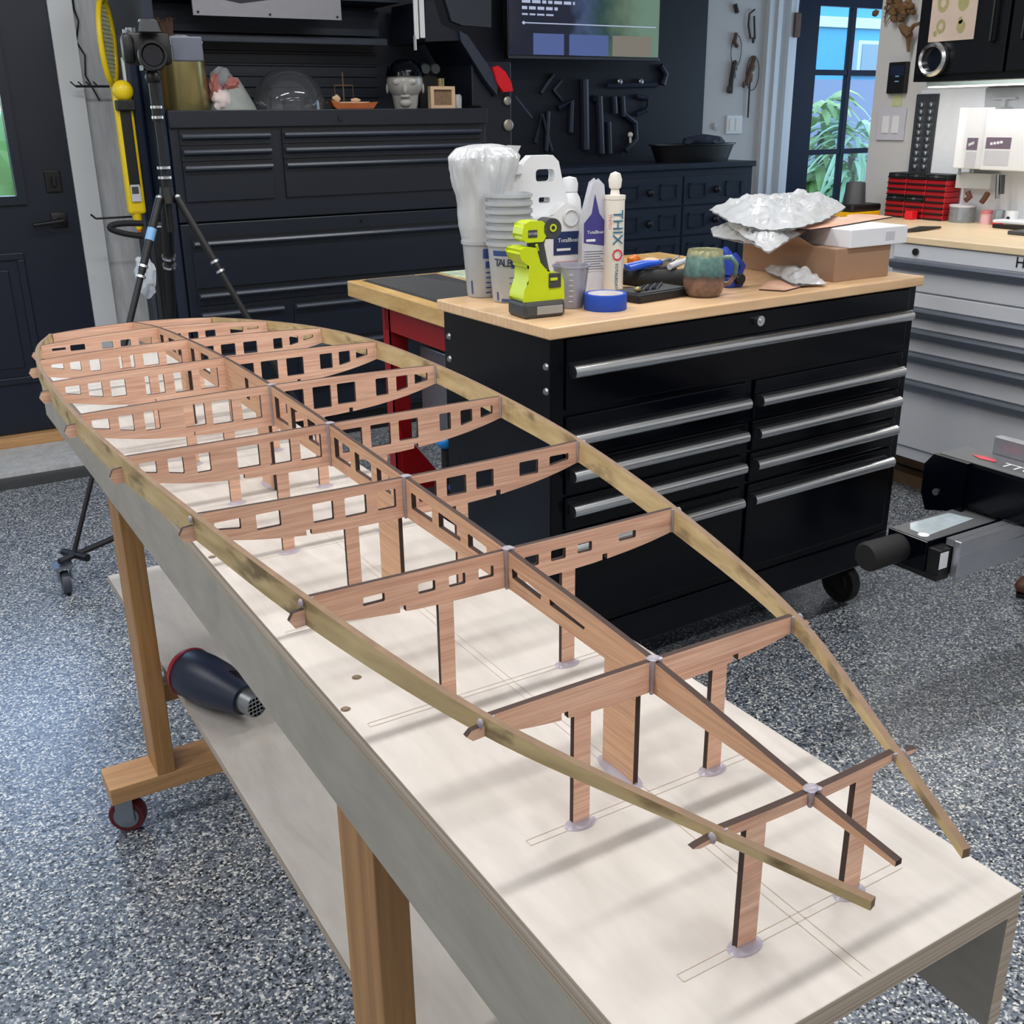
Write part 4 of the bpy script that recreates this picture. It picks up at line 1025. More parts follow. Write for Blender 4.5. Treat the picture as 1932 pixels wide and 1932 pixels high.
def sheet_bag(m, pts, z0, h, seed, th=.012, n=90):
    """a loose film envelope draped over a polygon of world xy points, with folds"""
    from mathutils import noise as nz
    c = sum((Vector(p) for p in pts), Vector((0, 0)))/len(pts); k = len(pts)
    def bd(t):
        t = t*k; i = int(t) % k; u = t-int(t); return Vector(pts[i]).lerp(Vector(pts[(i+1) % k]), u)
    for side in (1, -1):
        rings = []; R_ = 30
        for r in range(1, R_+1):
            s_ = r/R_; row = []
            for j in range(n):
                b = bd(j/n); p = c.lerp(b, s_*(1-.05*nz.noise(Vector((j*.6, seed, 0)))))
                e = (1-s_**3)
                zz = z0+h*e*.5+side*(h*.5*e+.0015) + (.030*(abs(nz.noise(Vector((p.x*9+p.y*5, p.y*22-p.x*6, seed))))-.15)+.014*(abs(nz.noise(Vector((p.x*20, p.y*50+p.x*12, seed*2))))-.15)+.0025*nz.noise(Vector((p.x*90, p.y*80, 3))))*(.5+.5*side)*min(1, 3*(1-s_)+.25)
                row.append(m.bm.verts.new((p.x, p.y, zz)))
            rings.append(row)
        cv = m.bm.verts.new((c.x, c.y, z0+h*.5+side*h*.5))
        for j in range(n): m.bm.faces.new([cv, rings[0][j], rings[0][(j+1) % n]])
        for a, b in zip(rings, rings[1:]):
            for j in range(n): m.bm.faces.new([a[j], b[j], b[(j+1) % n], a[(j+1) % n]])
def bagthing(lbl, px, z, h, seed, dz=0):
    m = MB(); pts = [at_z(a, b, z) for a, b in px]; sheet_bag(m, [(p.x, p.y) for p in pts], z, h, seed)
    c = sum(pts, Vector())/len(pts)
    return solo('plastic_bag', m, FILM, lbl, 'plastic bag', True, 'clear bags piled by the cardboard box', loc=(c.x, c.y, z))
bagthing('top clear bag of the pile on the white box, reaching toward the french door', [(1338, 396), (1380, 420), (1440, 436), (1500, 432), (1560, 415), (1596, 392), (1570, 378), (1500, 376), (1440, 380)], zt_+.014, .034, 1)
bagthing('middle clear bag of the pile, sagging in front of the brown carton flap', [(1376, 408), (1372, 425), (1400, 446), (1450, 478), (1490, 452), (1530, 434), (1500, 415), (1440, 400)], zt_-.012, .022, 5)
bagthing('lowest clear bag of the pile, its white corner hanging out to the left', [(1341, 432), (1346, 446), (1400, 458), (1450, 470), (1480, 445), (1450, 430), (1390, 425)], zt_-.045, .024, 8)
bagthing('flattened clear bag with dark print on the cabinet top in front of the carton', [(1425, 486), (1450, 515), (1500, 538), (1560, 536), (1530, 520), (1490, 500), (1450, 482)], Z+.008, .016, 11)
m = MB(); tp = [at_z(a, b, Z) for a, b in ((1432, 548), (1480, 551), (1530, 538), (1500, 528), (1450, 532))]
m.prism([(v.x, v.y) for v in tp], .0035, Matrix.Translation((0, 0, Z+.0002)))
for f in m.bm.faces:
    f.normal_update(); f.material_index = 0 if abs(f.normal.z) > .5 else 1
o = m.build('wood_offcut', [MAHOG, BURNT]); tag(o, 'thin plywood offcut lying flat right of the mug', 'wood piece')

# ================================================================== red framed workbench behind the cabinet
wbx0, wbx1, wby0, wby1, wz = 1.298, 2.55, 2.385, 3.155, .90
rb = thing('workbench', 'wooden topped workbench with a red steel frame behind the black cabinet', 'workbench', (1.9, 2.75, 0))
m = MB(); m.box((wbx0, wby0, wz-.048), (wbx1, wby1, wz), bev=.003); P(rb, 'worktop', m, BUTCHER)
m = MB(); m.box((wbx0+.03, wby0+.03, wz-.125), (wbx0+.05, 2.95, wz-.048)); m.box((wbx0+.03, 2.93, wz-.125), (wbx1-.03, 2.95, wz-.048)); m.box((wbx1-.05, wby0+.03, wz-.125), (wbx1-.03, 2.95, wz-.048)); P(rb, 'apron', m, RED)
for x in (wbx0+.03, wbx1-.09):
    for y in (wby0+.03, 2.91):
        m = MB(); m.box((x, y, 0.0), (x+.055, y+.012, wz-.048)); m.box((x, y, 0), (x+.012, y+.055, wz-.048)); P(rb, 'leg', m, RED)
m = MB(); m.prism([(0, 0), (.13, 0), (0, .17)], .006, FRONT((wbx0+.042, 2.905, .30))); m.box((wbx0+.03, 2.90, .26), (wbx1-.04, 2.92, .30)); P(rb, 'gusset', m, RED)
m = MB(); m.box((wbx0+.10, 2.42, .50), (wbx1-.2, 2.86, .735), bev=.004); g_ = P(rb, 'steel_drawer', m, mat('grey_steel_panel', (120, 124, 132), .3, metal=.6), False)
m = MB(); m.box((wbx0+.085, 2.50, .56), (wbx0+.1, 2.515, .80)); m.box((wbx0+.085, 2.62, .68), (wbx0+.1, 2.66, .76)); P(rb, 'bracket', m, PAPERG)
m = MB(); m.box((wbx0+.06, 2.42, .12), (wbx1-.06, 2.90, .14)); P(rb, 'lower_shelf', m, BLKDK)
m = MB(); m.box((1.375, 2.46, .0), (2.42, 2.86, .125), bev=.008); solo('storage_crate', m, mat('dark_navy_crate', (8, 16, 28), .6), 'low dark storage crate on the floor under the workbench', 'crate', loc=(1.9, 2.66, 0))
m = MB(); m.box((1.20, 2.93, .0), (2.6, 3.6, .012)); solo('floor_mat', m, mat('black_mat', (10, 14, 22), .8), 'flat black rubber mat on the floor behind the workbench', 'mat', loc=(1.9, 3.2, 0))
# ribbed grey mat and folded map on it
c1 = [at_z(a, b, wz) for a, b in ((686, 533), (848, 583), (900, 560), (780, 522), (745, 524))]
m = MB(); y_ = 2.36; 
for i in range(30):
    yy = 2.395+i*.0245
    m.tube([(wbx0+.045, yy, wz+.003), (wbx0+.33-.004*i, yy, wz+.003)], .0035, 6)
m.box((wbx0+.04, 2.39, wz+.0003), (wbx0+.30, 3.125, wz+.002))
solo('ribbed_mat', m, DGREY, 'dark grey ribbed rubber mat on the left end of the workbench', 'mat', loc=(wbx0+.18, 2.72, wz))
def mapmat():
    m, nt, N, Lk, B = base_mat('printed_map'); tc_ = N.new('ShaderNodeTexCoord'); v = N.new('ShaderNodeTexNoise'); v.inputs['Scale'].default_value = 14; v.inputs['Detail'].default_value = 6
    Lk.new(tc_.outputs['Object'], v.inputs['Vector']); cr = N.new('ShaderNodeValToRGB'); e = cr.color_ramp.elements
    e[0].position = .35; e[0].color = lin((150, 168, 160)); e[1].position = .62; e[1].color = lin((226, 228, 218)); x = e.new(.55); x.color = lin((196, 206, 170)); Lk.new(v.outputs['Fac'], cr.inputs[0]); Lk.new(cr.outputs[0], B.inputs['Base Color']); B.inputs['Roughness'].default_value = .5
    return m
m = MB(); m.box((wbx0+.32, 2.40, wz+.0003), (wbx0+.86, 3.14, wz+.003)); o = solo('folded_map', m, mapmat(), 'pale green and white printed map sheet spread on the workbench', 'map', loc=(wbx0+.6, 2.78, wz))
# clamp with blue knob under the bench
q = at_z(843, 833, .30)
t = thing('pipe_clamp', 'black clamp with a bright blue knob under the workbench', 'clamp', (1.50, 2.36, 0))
k1 = at_y(843, 833, 2.36)
m = MB(); m.cyl((k1.x, 2.36, 0.0), (k1.x, 2.36, k1.z-.02), .016, n=14); P(t, 'post', m, RUBBER, True)
m = MB(); m.blob((k1.x, 2.36, k1.z), .026, 2, scale=(1.15, 1, .8)); P(t, 'knob', m, mat('cyan_blue_knob', (20, 130, 210), .35), True)
k2 = at_y(853, 915, 2.36)
m = MB(); m.blob((k2.x, 2.36-.01, k2.z), .020, 2); P(t, 'lower_knob', m, BLUEP, True)

# ================================================================== tripod with camera, on a wheeled dolly
AP = Vector((.883, 3.6, 1.16))
tr = thing('camera_tripod', 'black tripod with chrome rings and a blue leg clip in front of the tool chest', 'tripod', (AP.x, AP.y, 0))
for i, a in enumerate((210, 320, 84)):
    f_ = Vector((AP.x+.56*math.cos(math.radians(a)), AP.y+.56*math.sin(math.radians(a)), .125)); tp_ = AP+Vector((.035*math.cos(math.radians(a)), .035*math.sin(math.radians(a)), -.015))
    m = MB(); rr_ = .019 if i == 2 else .0125; m.tube([tp_, tp_.lerp(f_, .21)], rr_, 10); m.tube([tp_.lerp(f_, .21), tp_.lerp(f_, .6)], rr_*.84, 10); m.tube([tp_.lerp(f_, .6), f_], .0075, 10); lg = P(tr, 'leg', m, BLACKP, True)
    for u in (.195, .225, .6):
        c = tp_.lerp(f_, u); d_ = (f_-tp_).normalized()*.004; m = MB(); m.cyl(c-d_, c+d_, rr_*1.25, n=14); P(lg, 'ring', m, CHROME, True)
    m = MB(); m.blob(tp_+Vector((0, 0, .004)), .011, 2); P(lg, 'hinge_cap', m, STEEL, True)
    if i == 0:
        c = tp_.lerp(f_, .085); m = MB(); m.cyl(c, tp_.lerp(f_, .12), .0145, n=10); P(lg, 'blue_clip', m, LBLUE, True)
m = MB(); m.cyl(AP+Vector((0, 0, -.03)), AP+Vector((0, 0, .02)), .028, .020, 18); m.cyl(AP+Vector((0, 0, -.12)), AP+Vector((0, 0, .30)), .0115, n=14); P(tr, 'centre_column', m, BLACKP, True)
for z in (.045, .075, .225, .255):
    m = MB(); m.cyl(AP+Vector((0, 0, z)), AP+Vector((0, 0, z+.008)), .022 if z < .1 else .0185, n=16); P(tr, 'ring', m, CHROME, True)
m = MB(); m.cyl(AP+Vector((0, 0, .22)), AP+Vector((0, 0, .33)), .016, n=16); m.blob(AP+Vector((0, 0, .345)), .024, 2); m.box(AP+Vector((-.03, -.02, .365)), AP+Vector((.03, .03, .380))); P(tr, 'ball_head', m, BLACKP, True)
# dolly
t = thing('tripod_dolly', 'low black wheeled dolly under the tripod feet', 'dolly', (AP.x, AP.y, 0))
for a in (210, 320, 84):
    f_ = Vector((AP.x+.56*math.cos(math.radians(a)), AP.y+.56*math.sin(math.radians(a)), .11)); d_ = Vector((math.cos(math.radians(a)), math.sin(math.radians(a)), 0)); s_ = Vector((-d_.y, d_.x, 0))
    m = MB(); m.cyl(Vector((AP.x, AP.y, .115)), f_+d_*.06, .010, n=8); m.cyl(f_-s_*.055, f_+s_*.055, .012, n=8); ar = P(t, 'arm', m, BLACKP, True)
    c = f_+d_*.05
    m = MB(); m.box(c+Vector((-.028, -.028, -.02)), c+Vector((.028, .028, -.012))); m.box(c+Vector((-.022, -.02, -.06)), c+Vector((-.016, .02, -.015))); m.box(c+Vector((.016, -.02, -.06)), c+Vector((.022, .02, -.015))); P(ar, 'caster_fork', m, ZINC)
    m = MB(); m.lathe([(0, -.012), (.034, -.012), (.037, -.006), (.037, .006), (.034, .012), (0, .012)], 22, Matrix.Translation((c.x, c.y, .0375)) @ Matrix.Rotation(PI/2, 4, 'Y')); P(ar, 'wheel', m, mat('grey_rubber_wheel', (70, 74, 84), .5) if 'grey_rubber_wheel' not in bpy.data.materials else bpy.data.materials['grey_rubber_wheel'], True)
# camera (local frame: x right, y away, z up)
cz = AP.z+.3805
ca = math.atan2(-AP.x, AP.y)  # faces the photographer
ch = thing('camera', 'black digital camera with its grey screen flipped out, on the tripod', 'camera', (AP.x, AP.y, cz), ca+math.radians(4))
def C(m, nm, mt, sm=False): return P(ch, nm, m, mt, sm, True)
m = MB(); m.box((-.078, -.028, 0), (.062, .030, .092), bev=.012); m.box((-.082, -.048, .002), (-.046, .02, .086), bev=.014); C(m, 'body', BLACKP, True)
m = MB(); m.prism([(-.030, .088), (.032, .088), (.024, .120), (-.020, .122)], .06, FRONT((0, -.034, 0))); C(m, 'viewfinder_hump', DGREY)
m = MB(); m.box((-.022, -.02, .121), (.024, .02, .127)); m.cyl((-.048, 0, .09), (-.048, 0, .104), .014); m.cyl((-.064, -.018, .088), (-.064, -.018, .098), .009); C(m, 'top_dials', STEEL, True)
m = MB(); m.lathe([(.038, 0), (.039, .012), (.036, .014), (.036, .05), (.041, .054), (.043, .086), (.040, .092), (.034, .092), (.030, .080), (0, .072)], 32, Matrix.Translation((.0, -.028, .022)) @ Matrix.Rotation(PI/2, 4, 'X')); C(m, 'lens', BLACKP, True)
m = MB(); m.lathe([(.0405, .052), (.0422, .053), (.0422, .056), (.0405, .057)], 32, Matrix.Translation((.0, -.028, .022)) @ Matrix.Rotation(PI/2, 4, 'X'), cap=False); C(m, 'lens_ring', STEEL, True)
m = MB(); m.lathe([(0, 0), (.029, 0)], 28, Matrix.Translation((.0, -.111, .022)) @ Matrix.Rotation(PI/2, 4, 'X'), cap=False); C(m, 'front_element', mat('coated_lens_glass', (8, 10, 22), .05, coat=1.0), True)
m = MB(); m.box((.068, .022, .012), (.162, .032, .084), bev=.004); C(m, 'flip_screen', SCREEN_GREY)
# ================================================================== tool chest against the back wall
CX0, CX1, CY, CB_ = 1.130, 2.560, 4.45, 5.03
ct = thing('tool_chest', 'tall satin black double stack tool chest against the back wall', 'tool chest', (1.845, 4.7, 0))
m = MB(); m.box((CX0, CY, .10), (CX1, CB_, .985), bev=.004); P(ct, 'lower_cabinet', m, BLKSAT)
m = MB(); m.box((CX0, CY+.004, .99), (CX1, CB_, 1.412), bev=.004); P(ct, 'upper_chest', m, BLKSAT)
m = MB(); m.box((CX0, CY-.012, 1.350), (CX1, CY+.01, 1.416), bev=.003); P(ct, 'lid', m, BLKSAT)
m = MB(); m.cyl((1.845, CY-.012, 1.378), (1.845, CY-.018, 1.378), .011); P(ct, 'lock', m, BLKDK, True)
m = MB(); m.box((CX0+.03, CY+.02, 0), (CX1-.03, CB_-.02, .10)); P(ct, 'plinth', m, BLKDK)
def dr(x0, x1, z0, z1, pull=True):
    m = MB(); m.box((x0, CY-.006, z0), (x1, CY+.004, z1), bev=.002); d = P(ct, 'drawer', m, BLKSAT)
    m = MB(); m.box((x0+.002, CY-.0065, z1-.004), (x1-.002, CY+.0, z1+.005)); P(d, 'shadow_gap', m, BLKDK)
    m = MB(); m.prism([(0, 0), (-.022, -.002), (-.026, -.010), (-.022, -.016), (-.006, -.022), (0, -.026)], x1-x0-.012, face_mt((x0+.006, CY-.006, z1-.010), (0, 1, 0), (0, 0, 1)))
    P(d, 'pull', m, BLKLIP)
def zat(px, py): return at_y(px, py, CY).z
for a, b in ((1.285, 1.338), (1.225, 1.279), (1.070, 1.219)): dr(CX0+.035, 1.535, a, b)
for a, b in ((1.285, 1.338), (1.225, 1.279), (1.070, 1.219)): dr(1.585, CX1-.035, a, b)
dr(CX0+.035, CX1-.035, .725, .925)
dr(CX0+.035, CX1-.035, .655, .715)
for a, b in ((.46, .635), (.285, .455), (.12, .28)):
    dr(CX0+.035, 1.53, a, b); dr(1.575, CX1-.035, a, b)
m = MB(); m.cyl((1.92, CY-.001, .958), (1.92, CY-.008, .958), .009); P(ct, 'lower_lock', m, BLKDK, True)
# hutch above: back panel with grooves, sides
hu = thing('chest_hutch', 'black hutch with ribbed back panel standing on the tool chest', 'hutch', (1.845, 4.9, 1.416))
m = MB(); m.box((CX0, 5.0, 1.416), (CX1, 5.04, 2.5)); P(hu, 'back_panel', m, BLKSAT)
for z in (1.47, 1.515, 1.56, 1.605, 1.655):
    m = MB(); m.box((CX0+.02, 4.992, z), (CX1-.28, 5.0, z+.012), bev=.003); P(hu, 'slat', m, BLKSAT)
m = MB(); m.box((CX0, 4.86, 1.70), (2.27, 5.0, 1.715)); m.box((CX0, 4.84, 1.69), (2.27, 4.86, 1.72), bev=.004); P(hu, 'shelf_rail', m, BLKLIP)
m = MB(); m.box((CX0, 4.93, 1.735), (2.27, 5.0, 1.84)); P(hu, 'light_valance', m, NAVY)
m = MB(); m.box((CX0-.0, 4.72, 1.86), (2.29, 5.0, 2.5)); P(hu, 'upper_box', m, NAVY)
s1 = [at_y(a, b, 4.62) for a, b in ((800, 74), (868, 62), (880, 68), (938, 150), (938, 176), (914, 150), (872, 72))]
m = MB()
a_, b_ = Vector((2.27, 4.60)), 0
pp = [at_y(x, y, 4.58) for x, y in ((822, 0), (836, 45), (870, 62), (885, 70), (935, 150), (938, 182), (915, 152), (872, 76), (806, 78), (806, 0))]
m.prism([(v.x, v.z) for v in pp], .35, face_mt((0, 4.60, 0), (1, 0, 0), (0, 0, 1)) @ Matrix.Scale(-1, 4, (0, 0, 1))); P(hu, 'side_bracket', m, BLKSAT)
m = MB(); pp = [at_y(x, y, 4.575) for x, y in ((868, 58), (884, 66), (941, 150), (940, 180), (918, 152), (872, 78))]
m.prism([(v.x, v.z) for v in pp], .012, face_mt((0, 4.595, 0), (1, 0, 0), (0, 0, 1))); P(hu, 'bracket_edge', m, mat('slate_edge', (50, 58, 72), .4))
m = MB(); pp = [at_y(x, y, 4.62) for x, y in ((838, 0), (850, 40), (870, 48), (925, 52), (925, 0))]
m.prism([(v.x, v.z) for v in pp], .03, face_mt((0, 4.64, 0), (1, 0, 0), (0, 0, 1))); P(hu, 'rounded_cover', m, mat('slate_panel', (48, 54, 64), .45))
# long lamp tube pair hanging beside
a_ = at_y(784, 0, 4.58); b_ = at_y(787, 72, 4.58); c_ = at_y(797, 0, 4.58)
t = thing('paper_towel_sheet', 'white strips hanging down beside the hutch bracket', 'strip', (b_.x, 4.58, b_.z))
m = MB(); m.box((b_.x-.018, 4.565, b_.z-.005), (b_.x+.004, 4.575, 2.3), bev=.003); P(t, 'strip', m, WHITEP)
m = MB(); m.box((b_.x+.010, 4.565, b_.z), (b_.x+.034, 4.575, 2.3), bev=.003); P(t, 'strip', m, WHITEP)
m = MB(); m.box((b_.x-.018, 4.56, b_.z-.05), (b_.x-.014, 4.58, b_.z+.01)); P(t, 'cord', m, WHITEP)
# side tool rack on the chest's left flank (tools hang on hooks sticking out to the left)
rk = thing('side_rack', 'black side panel with long hooks on the left flank of the tool chest', 'tool rack', (1.12, 4.75, .55))
m = MB(); m.box((1.085, 4.47, .25), (1.128, 5.03, 1.93), bev=.004); P(rk, 'rack_panel', m, NAVY)
for px, py, L_ in ((199, 163, 0), (248, 408, 0)):
    pass
h1 = at_y(215, 163, 4.95); e1 = at_y(142, 160, h1.y)
m = MB(); m.cyl((1.085, h1.y, h1.z), (e1.x, h1.y, h1.z), .0050, n=8)
for k in range(4): m.cyl((e1.x+.03*k, h1.y, h1.z), (e1.x+.03*k-.018, h1.y, h1.z+.018), .003, n=6)
P(rk, 'hook', m, BLACKP, True)
h2 = at_y(245, 409, 4.80); e2 = at_y(180, 407, h2.y)
m = MB(); m.cyl((1.085, h2.y, h2.z), (e2.x, h2.y, h2.z), .0042, n=8); m.cyl((e2.x, h2.y, h2.z), (e2.x-.018, h2.y, h2.z+.018), .004, n=6); P(rk, 'hook', m, BLACKP, True)
# yellow electric swatter: ring in a vertical plane, seen almost edge on
c = at_y(203, 80, 4.72); RX, RZ = .040, .155
def ring_pts(c, rx, rz, n=36, dy=0.0): return [Vector((c.x+rx*math.cos(2*PI*i/n), c.y+dy+.07*math.cos(2*PI*i/n), c.z+rz*math.sin(2*PI*i/n))) for i in range(n)]
t = thing('insect_swatter', 'yellow racket shaped electric insect swatter hanging above the hook', 'swatter', (c.x, c.y, c.z-.4))
m = MB(); m.tube(ring_pts(c, RX, RZ), .0115, 10, closed=True); P(t, 'rim', m, YEL, True)
m = MB(); 
for k in range(-5, 6):
    u = k/6; hh = RZ*math.sqrt(1-u*u); m.cyl((c.x+RX*u, c.y+.07*u, c.z-hh), (c.x+RX*u, c.y+.07*u, c.z+hh), .0014, n=5)
for k in range(-9, 10):
    u = k/10; hh = math.sqrt(1-u*u); m.cyl((c.x-RX*hh, c.y-.07*hh, c.z+RZ*u), (c.x+RX*hh, c.y+.07*hh, c.z+RZ*u), .0014, n=5)
P(t, 'wire_mesh', m, mat('greenish_mesh', (140, 146, 90), .5))
m = MB(); m.tube([(c.x, c.y, c.z-RZ), (c.x+.008, c.y, c.z-RZ-.05)], [.016, .011], 10); P(t, 'neck', m, YEL, True)
m = MB(); m.tube([(c.x+.008, c.y, c.z-RZ-.05), (c.x+.012, c.y, c.z-RZ-.29)], [.017, .020], 10); P(t, 'grip', m, BLACKP, True)
m = MB(); m.cyl((c.x+.006, c.y-.022, c.z-RZ-.12), (c.x+.006, c.y-.016, c.z-RZ-.12), .005); P(t, 'button', m, YEL, True)
# long yellow case / planer handle below
a_ = at_y(233, 165, 4.56); b_ = at_y(262, 405, 4.56)
t = thing('shop_light_wand', 'long yellow and black work light wand hanging on the side rack', 'work light', (b_.x, 4.60, b_.z-.06))
dz = (a_-b_)
def wand(w, z0, z1, y, mt, nm, bev=.006, sm=False, dx=0.0):
    m = MB(); lo = b_+dz*z0; hi = b_+dz*z1
    m.box((min(lo.x, hi.x)-w+dx, y, lo.z), (max(lo.x, hi.x)+w+dx, y+.05, hi.z), bev=bev); return P(t, nm, m, mt, sm)
wand(.032, .0, 1.0, 4.575, YEL, 'shell', .012)
wand(.019, .22, .90, 4.569, BLACKP, 'lens_strip', .004)
m = MB(); m.blob(a_+Vector((0, .02, -.012)), .040, 3, scale=(1, .8, 1.0)); P(t, 'domed_cap', m, YEL, True)
m = MB(); m.box(a_+Vector((-.036, -.012, -.085)), a_+Vector((.036, .04, -.045)), bev=.005); P(t, 'collar', m, BLACKP)
q = b_+dz*.20; m = MB(); m.box((q.x-.018, 4.566, q.z-.045), (q.x+.018, 4.570, q.z+.02)); P(t, 'label', m, PAPERG)
m = MB(); m.box((q.x-.014, 4.565, q.z-.015), (q.x+.012, 4.567, q.z+.012)); P(t, 'label_mark', m, DGREY)
m = MB(); m.tube([b_+Vector((0, .04, .01)), b_+Vector((.004, .04, -.06))], [.022, .012], 10); P(t, 'tip', m, YEL, True)
m = MB(); m.tube([b_+Vector((.004, .04, -.055)), b_+Vector((.004, .04, -.072))], [.012, .008], 10); P(t, 'orange_tip', m, ORANGE, True)
# dark long tools beside it
a_ = at_y(248, 110, 4.60); b_ = at_y(305, 600, 4.60)
m = MB(); m.box((1.035, 4.62, .42), (1.084, 4.72, 1.70), bev=.012)
solo('long_level', m, NAVYP, 'long dark spirit level hanging on the side rack', 'level', loc=(1.06, 4.67, .42))
a_ = at_y(237, 140, 4.66); m = MB(); m.box((a_.x-.012, 4.64, a_.z-.06), (a_.x+.014, 4.66, a_.z+.06), bev=.002)
solo('white_ruler', m, WHITEP, 'short white ruler tucked behind the yellow work light', 'ruler', loc=(a_.x, 4.65, a_.z-.06))
# black hose loop hanging low
a_ = at_x(262, 440, 1.07)
c = at_y(262, 436, 4.50)
m = MB(); pts = [at_y(275-68*math.cos(a), 434+12*math.sin(a)+5*math.cos(a)*-1, 4.46) for a in [-1.5+3.0*i/16 for i in range(17)]]
m.tube(pts, .012, 10); solo('hose_loop', m, RUBBER, 'black hose loop sticking out of the side rack', 'hose', True, loc=(c.x, 4.46, c.z))
# black bucket/bag below with clear bag
c = at_y(262, 500, 4.56); m = MB(); m.box((1.03, 4.50, .50), (1.084, 4.60, 1.0), bev=.015); solo('black_scraper', m, BLACKP, 'flat black tool hanging below the yellow work light', 'tool', loc=(1.05, 4.55, .5))
c = at_y(290, 520, 4.42); m = MB(); m.blob((c.x-.03, 4.42, c.z), .07, 3, .4, 3, (.55, .4, 1.15)); m.tube([(c.x-.02, 4.43, c.z+.07), (1.0, 4.46, c.z+.16), (1.04, 4.50, c.z+.18), (1.086, 4.50, c.z+.18)], .004, 6); solo('hanging_bag', m, clear('white_film', (222, 228, 236), .2, .4, milk=.75), 'small white plastic bag hanging behind the tripod legs', 'bag', True, loc=(c.x, 4.42, c.z))
# thin black cable on the boards
m = MB(); m.tube([at_y(x, y, 5.03) for x, y in ((136, -12), (140, 18), (148, 40), (144, 78), (160, 104), (161, 142), (188, 190))], .0035, 6)
solo('power_cord', m, BLACKP, 'thin black cable zigzagging down the whitewashed boards', 'cord', True, loc=(.98, 5.03, 1.7))

# ------------------------------------------------------------------ ornaments on the tool chest
ZT = 1.416
def onchest(px, y=4.70): return at_y(px, 205, y).x
x = onchest(350, 4.62)
t = thing('brass_shell_case', 'dull brass cylinder with a crinkled pale top on the tool chest', 'canister', (x, 4.62, ZT))
m = MB(); m.lathe([(0, 0), (.098, 0), (.100, .005), (.094, .232), (0, .232)], 36); P(t, 'body', m, BRASS, True, True)
m = MB(); m.blob((0, 0, .250), .088, 3, .35, 2, (1, 1, .32)); P(t, 'crumpled_top', m, PAPERG, True, True)
m = MB(); m.box((x-.13, 4.56, ZT), (x-.113, 4.66, ZT+.17)); solo('wood_plaque', m, TAN, 'pale wooden plaque standing left of the brass cylinder', 'plaque', loc=(x-.12, 4.6, ZT))
# dried twig arrangement behind camera
x = onchest(338, 4.80); m = MB()
for k in range(9):
    a = random.uniform(-.9, .9); m.tube([(x+.02*a, 4.80, ZT+.26), (x+.07*a, 4.80, ZT+.33+.03*random.random()), (x+.13*a, 4.79, ZT+.36-.04*abs(a))], [.006, .005, .003], 6)
m.lathe([(0, 0), (.04, 0), (.045, .2), (.03, .26), (0, .265)], 16, Matrix.Translation((x, 4.80, ZT)))
solo('dried_branches', m, RUST, 'dried brown branches in a vase behind the camera', 'dried plant', True, loc=(x, 4.8, ZT))
x = onchest(425, 4.62)
t = thing('figurine', 'grey and red seated figurine beside the brass cylinder', 'figurine', (x, 4.62, ZT))
m = MB(); m.lathe([(0, 0), (.10, 0), (.092, .02), (.055, .09), (.035, .125), (0, .13)], 20, Matrix.Translation((.03, 0, 0))); P(t, 'grey_robe', m, mat('grey_cloth_figure', (150, 156, 152), .8, var=.2), True, True)
m = MB(); m.blob((-.01, -.02, .122), .042, 3, .3, 1); P(t, 'head', m, mat('grey_cap', (132, 134, 138), .7, var=.2), True, True)
m = MB(); m.blob((-.040, -.03, .085), .040, 3, .5, 2, (.7, .8, 1.2)); m.blob((.022, -.05, .10), .030, 3, .5, 5, (1, .6, .8)); P(t, 'red_scarf', m, mat('faded_red', (168, 104, 98), .8, var=.3), True, True)
m = MB(); m.blob((-.028, -.06, .038), .038, 3, .4, 7, (1, .7, 1)); P(t, 'white_bundle', m, mat('white_spotted', (224, 208, 206), .7, var=.12), True, True)
x = onchest(547, 4.64)
t = thing('glass_dome', 'clear glass dome reflecting the ceiling lights on the tool chest', 'glass dome', (x, 4.64, ZT))
m = MB(); m.lathe([(.150*math.cos(a), .020+.150*math.sin(a)) for a in [PI/2*i/20 for i in range(20)]]+[(0, .17)], 48, cap=False)
m.lathe([(.150, 0.0), (.150, .020)], 48, cap=False); P(t, 'dome', m, DOME, True, True)
# small ship model
x = onchest(660, 4.62)
t = thing('ship_model', 'small copper coloured sailing ship model with bare masts', 'ship model', (x, 4.62, ZT))
m = MB(); m.prism([(-.098, .010), (-.085, .002), (.085, .002), (.108, .030), (.060, .026), (-.06, .024), (-.112, .038)], .045, FRONT((0, -.02, 0))); P(t, 'hull', m, COPPER, False, True)
m = MB(); m.box((-.10, -.014, .026), (.09, .018, .031)); P(t, 'deck', m, TAN, False, True)
m = MB(); m.cyl((-.025, 0, .03), (-.025, 0, .150), .0028, n=6); m.cyl((-.065, 0, .098), (.02, 0, .098), .0022, n=6); m.cyl((-.065, 0, .03), (-.065, 0, .098), .0015, n=5); m.cyl((.02, 0, .03), (.02, 0, .098), .0012, n=5); P(t, 'masts', m, STRAW, True, True)
m = MB(); m.blob((-.06, 0, .045), .018, 2, .4, 3, (1.1, .6, .8)); m.blob((.03, 0, .038), .014, 2, .4, 4, (1.6, .6, .6)); P(t, 'deck_cargo', m, TAN, True, True)
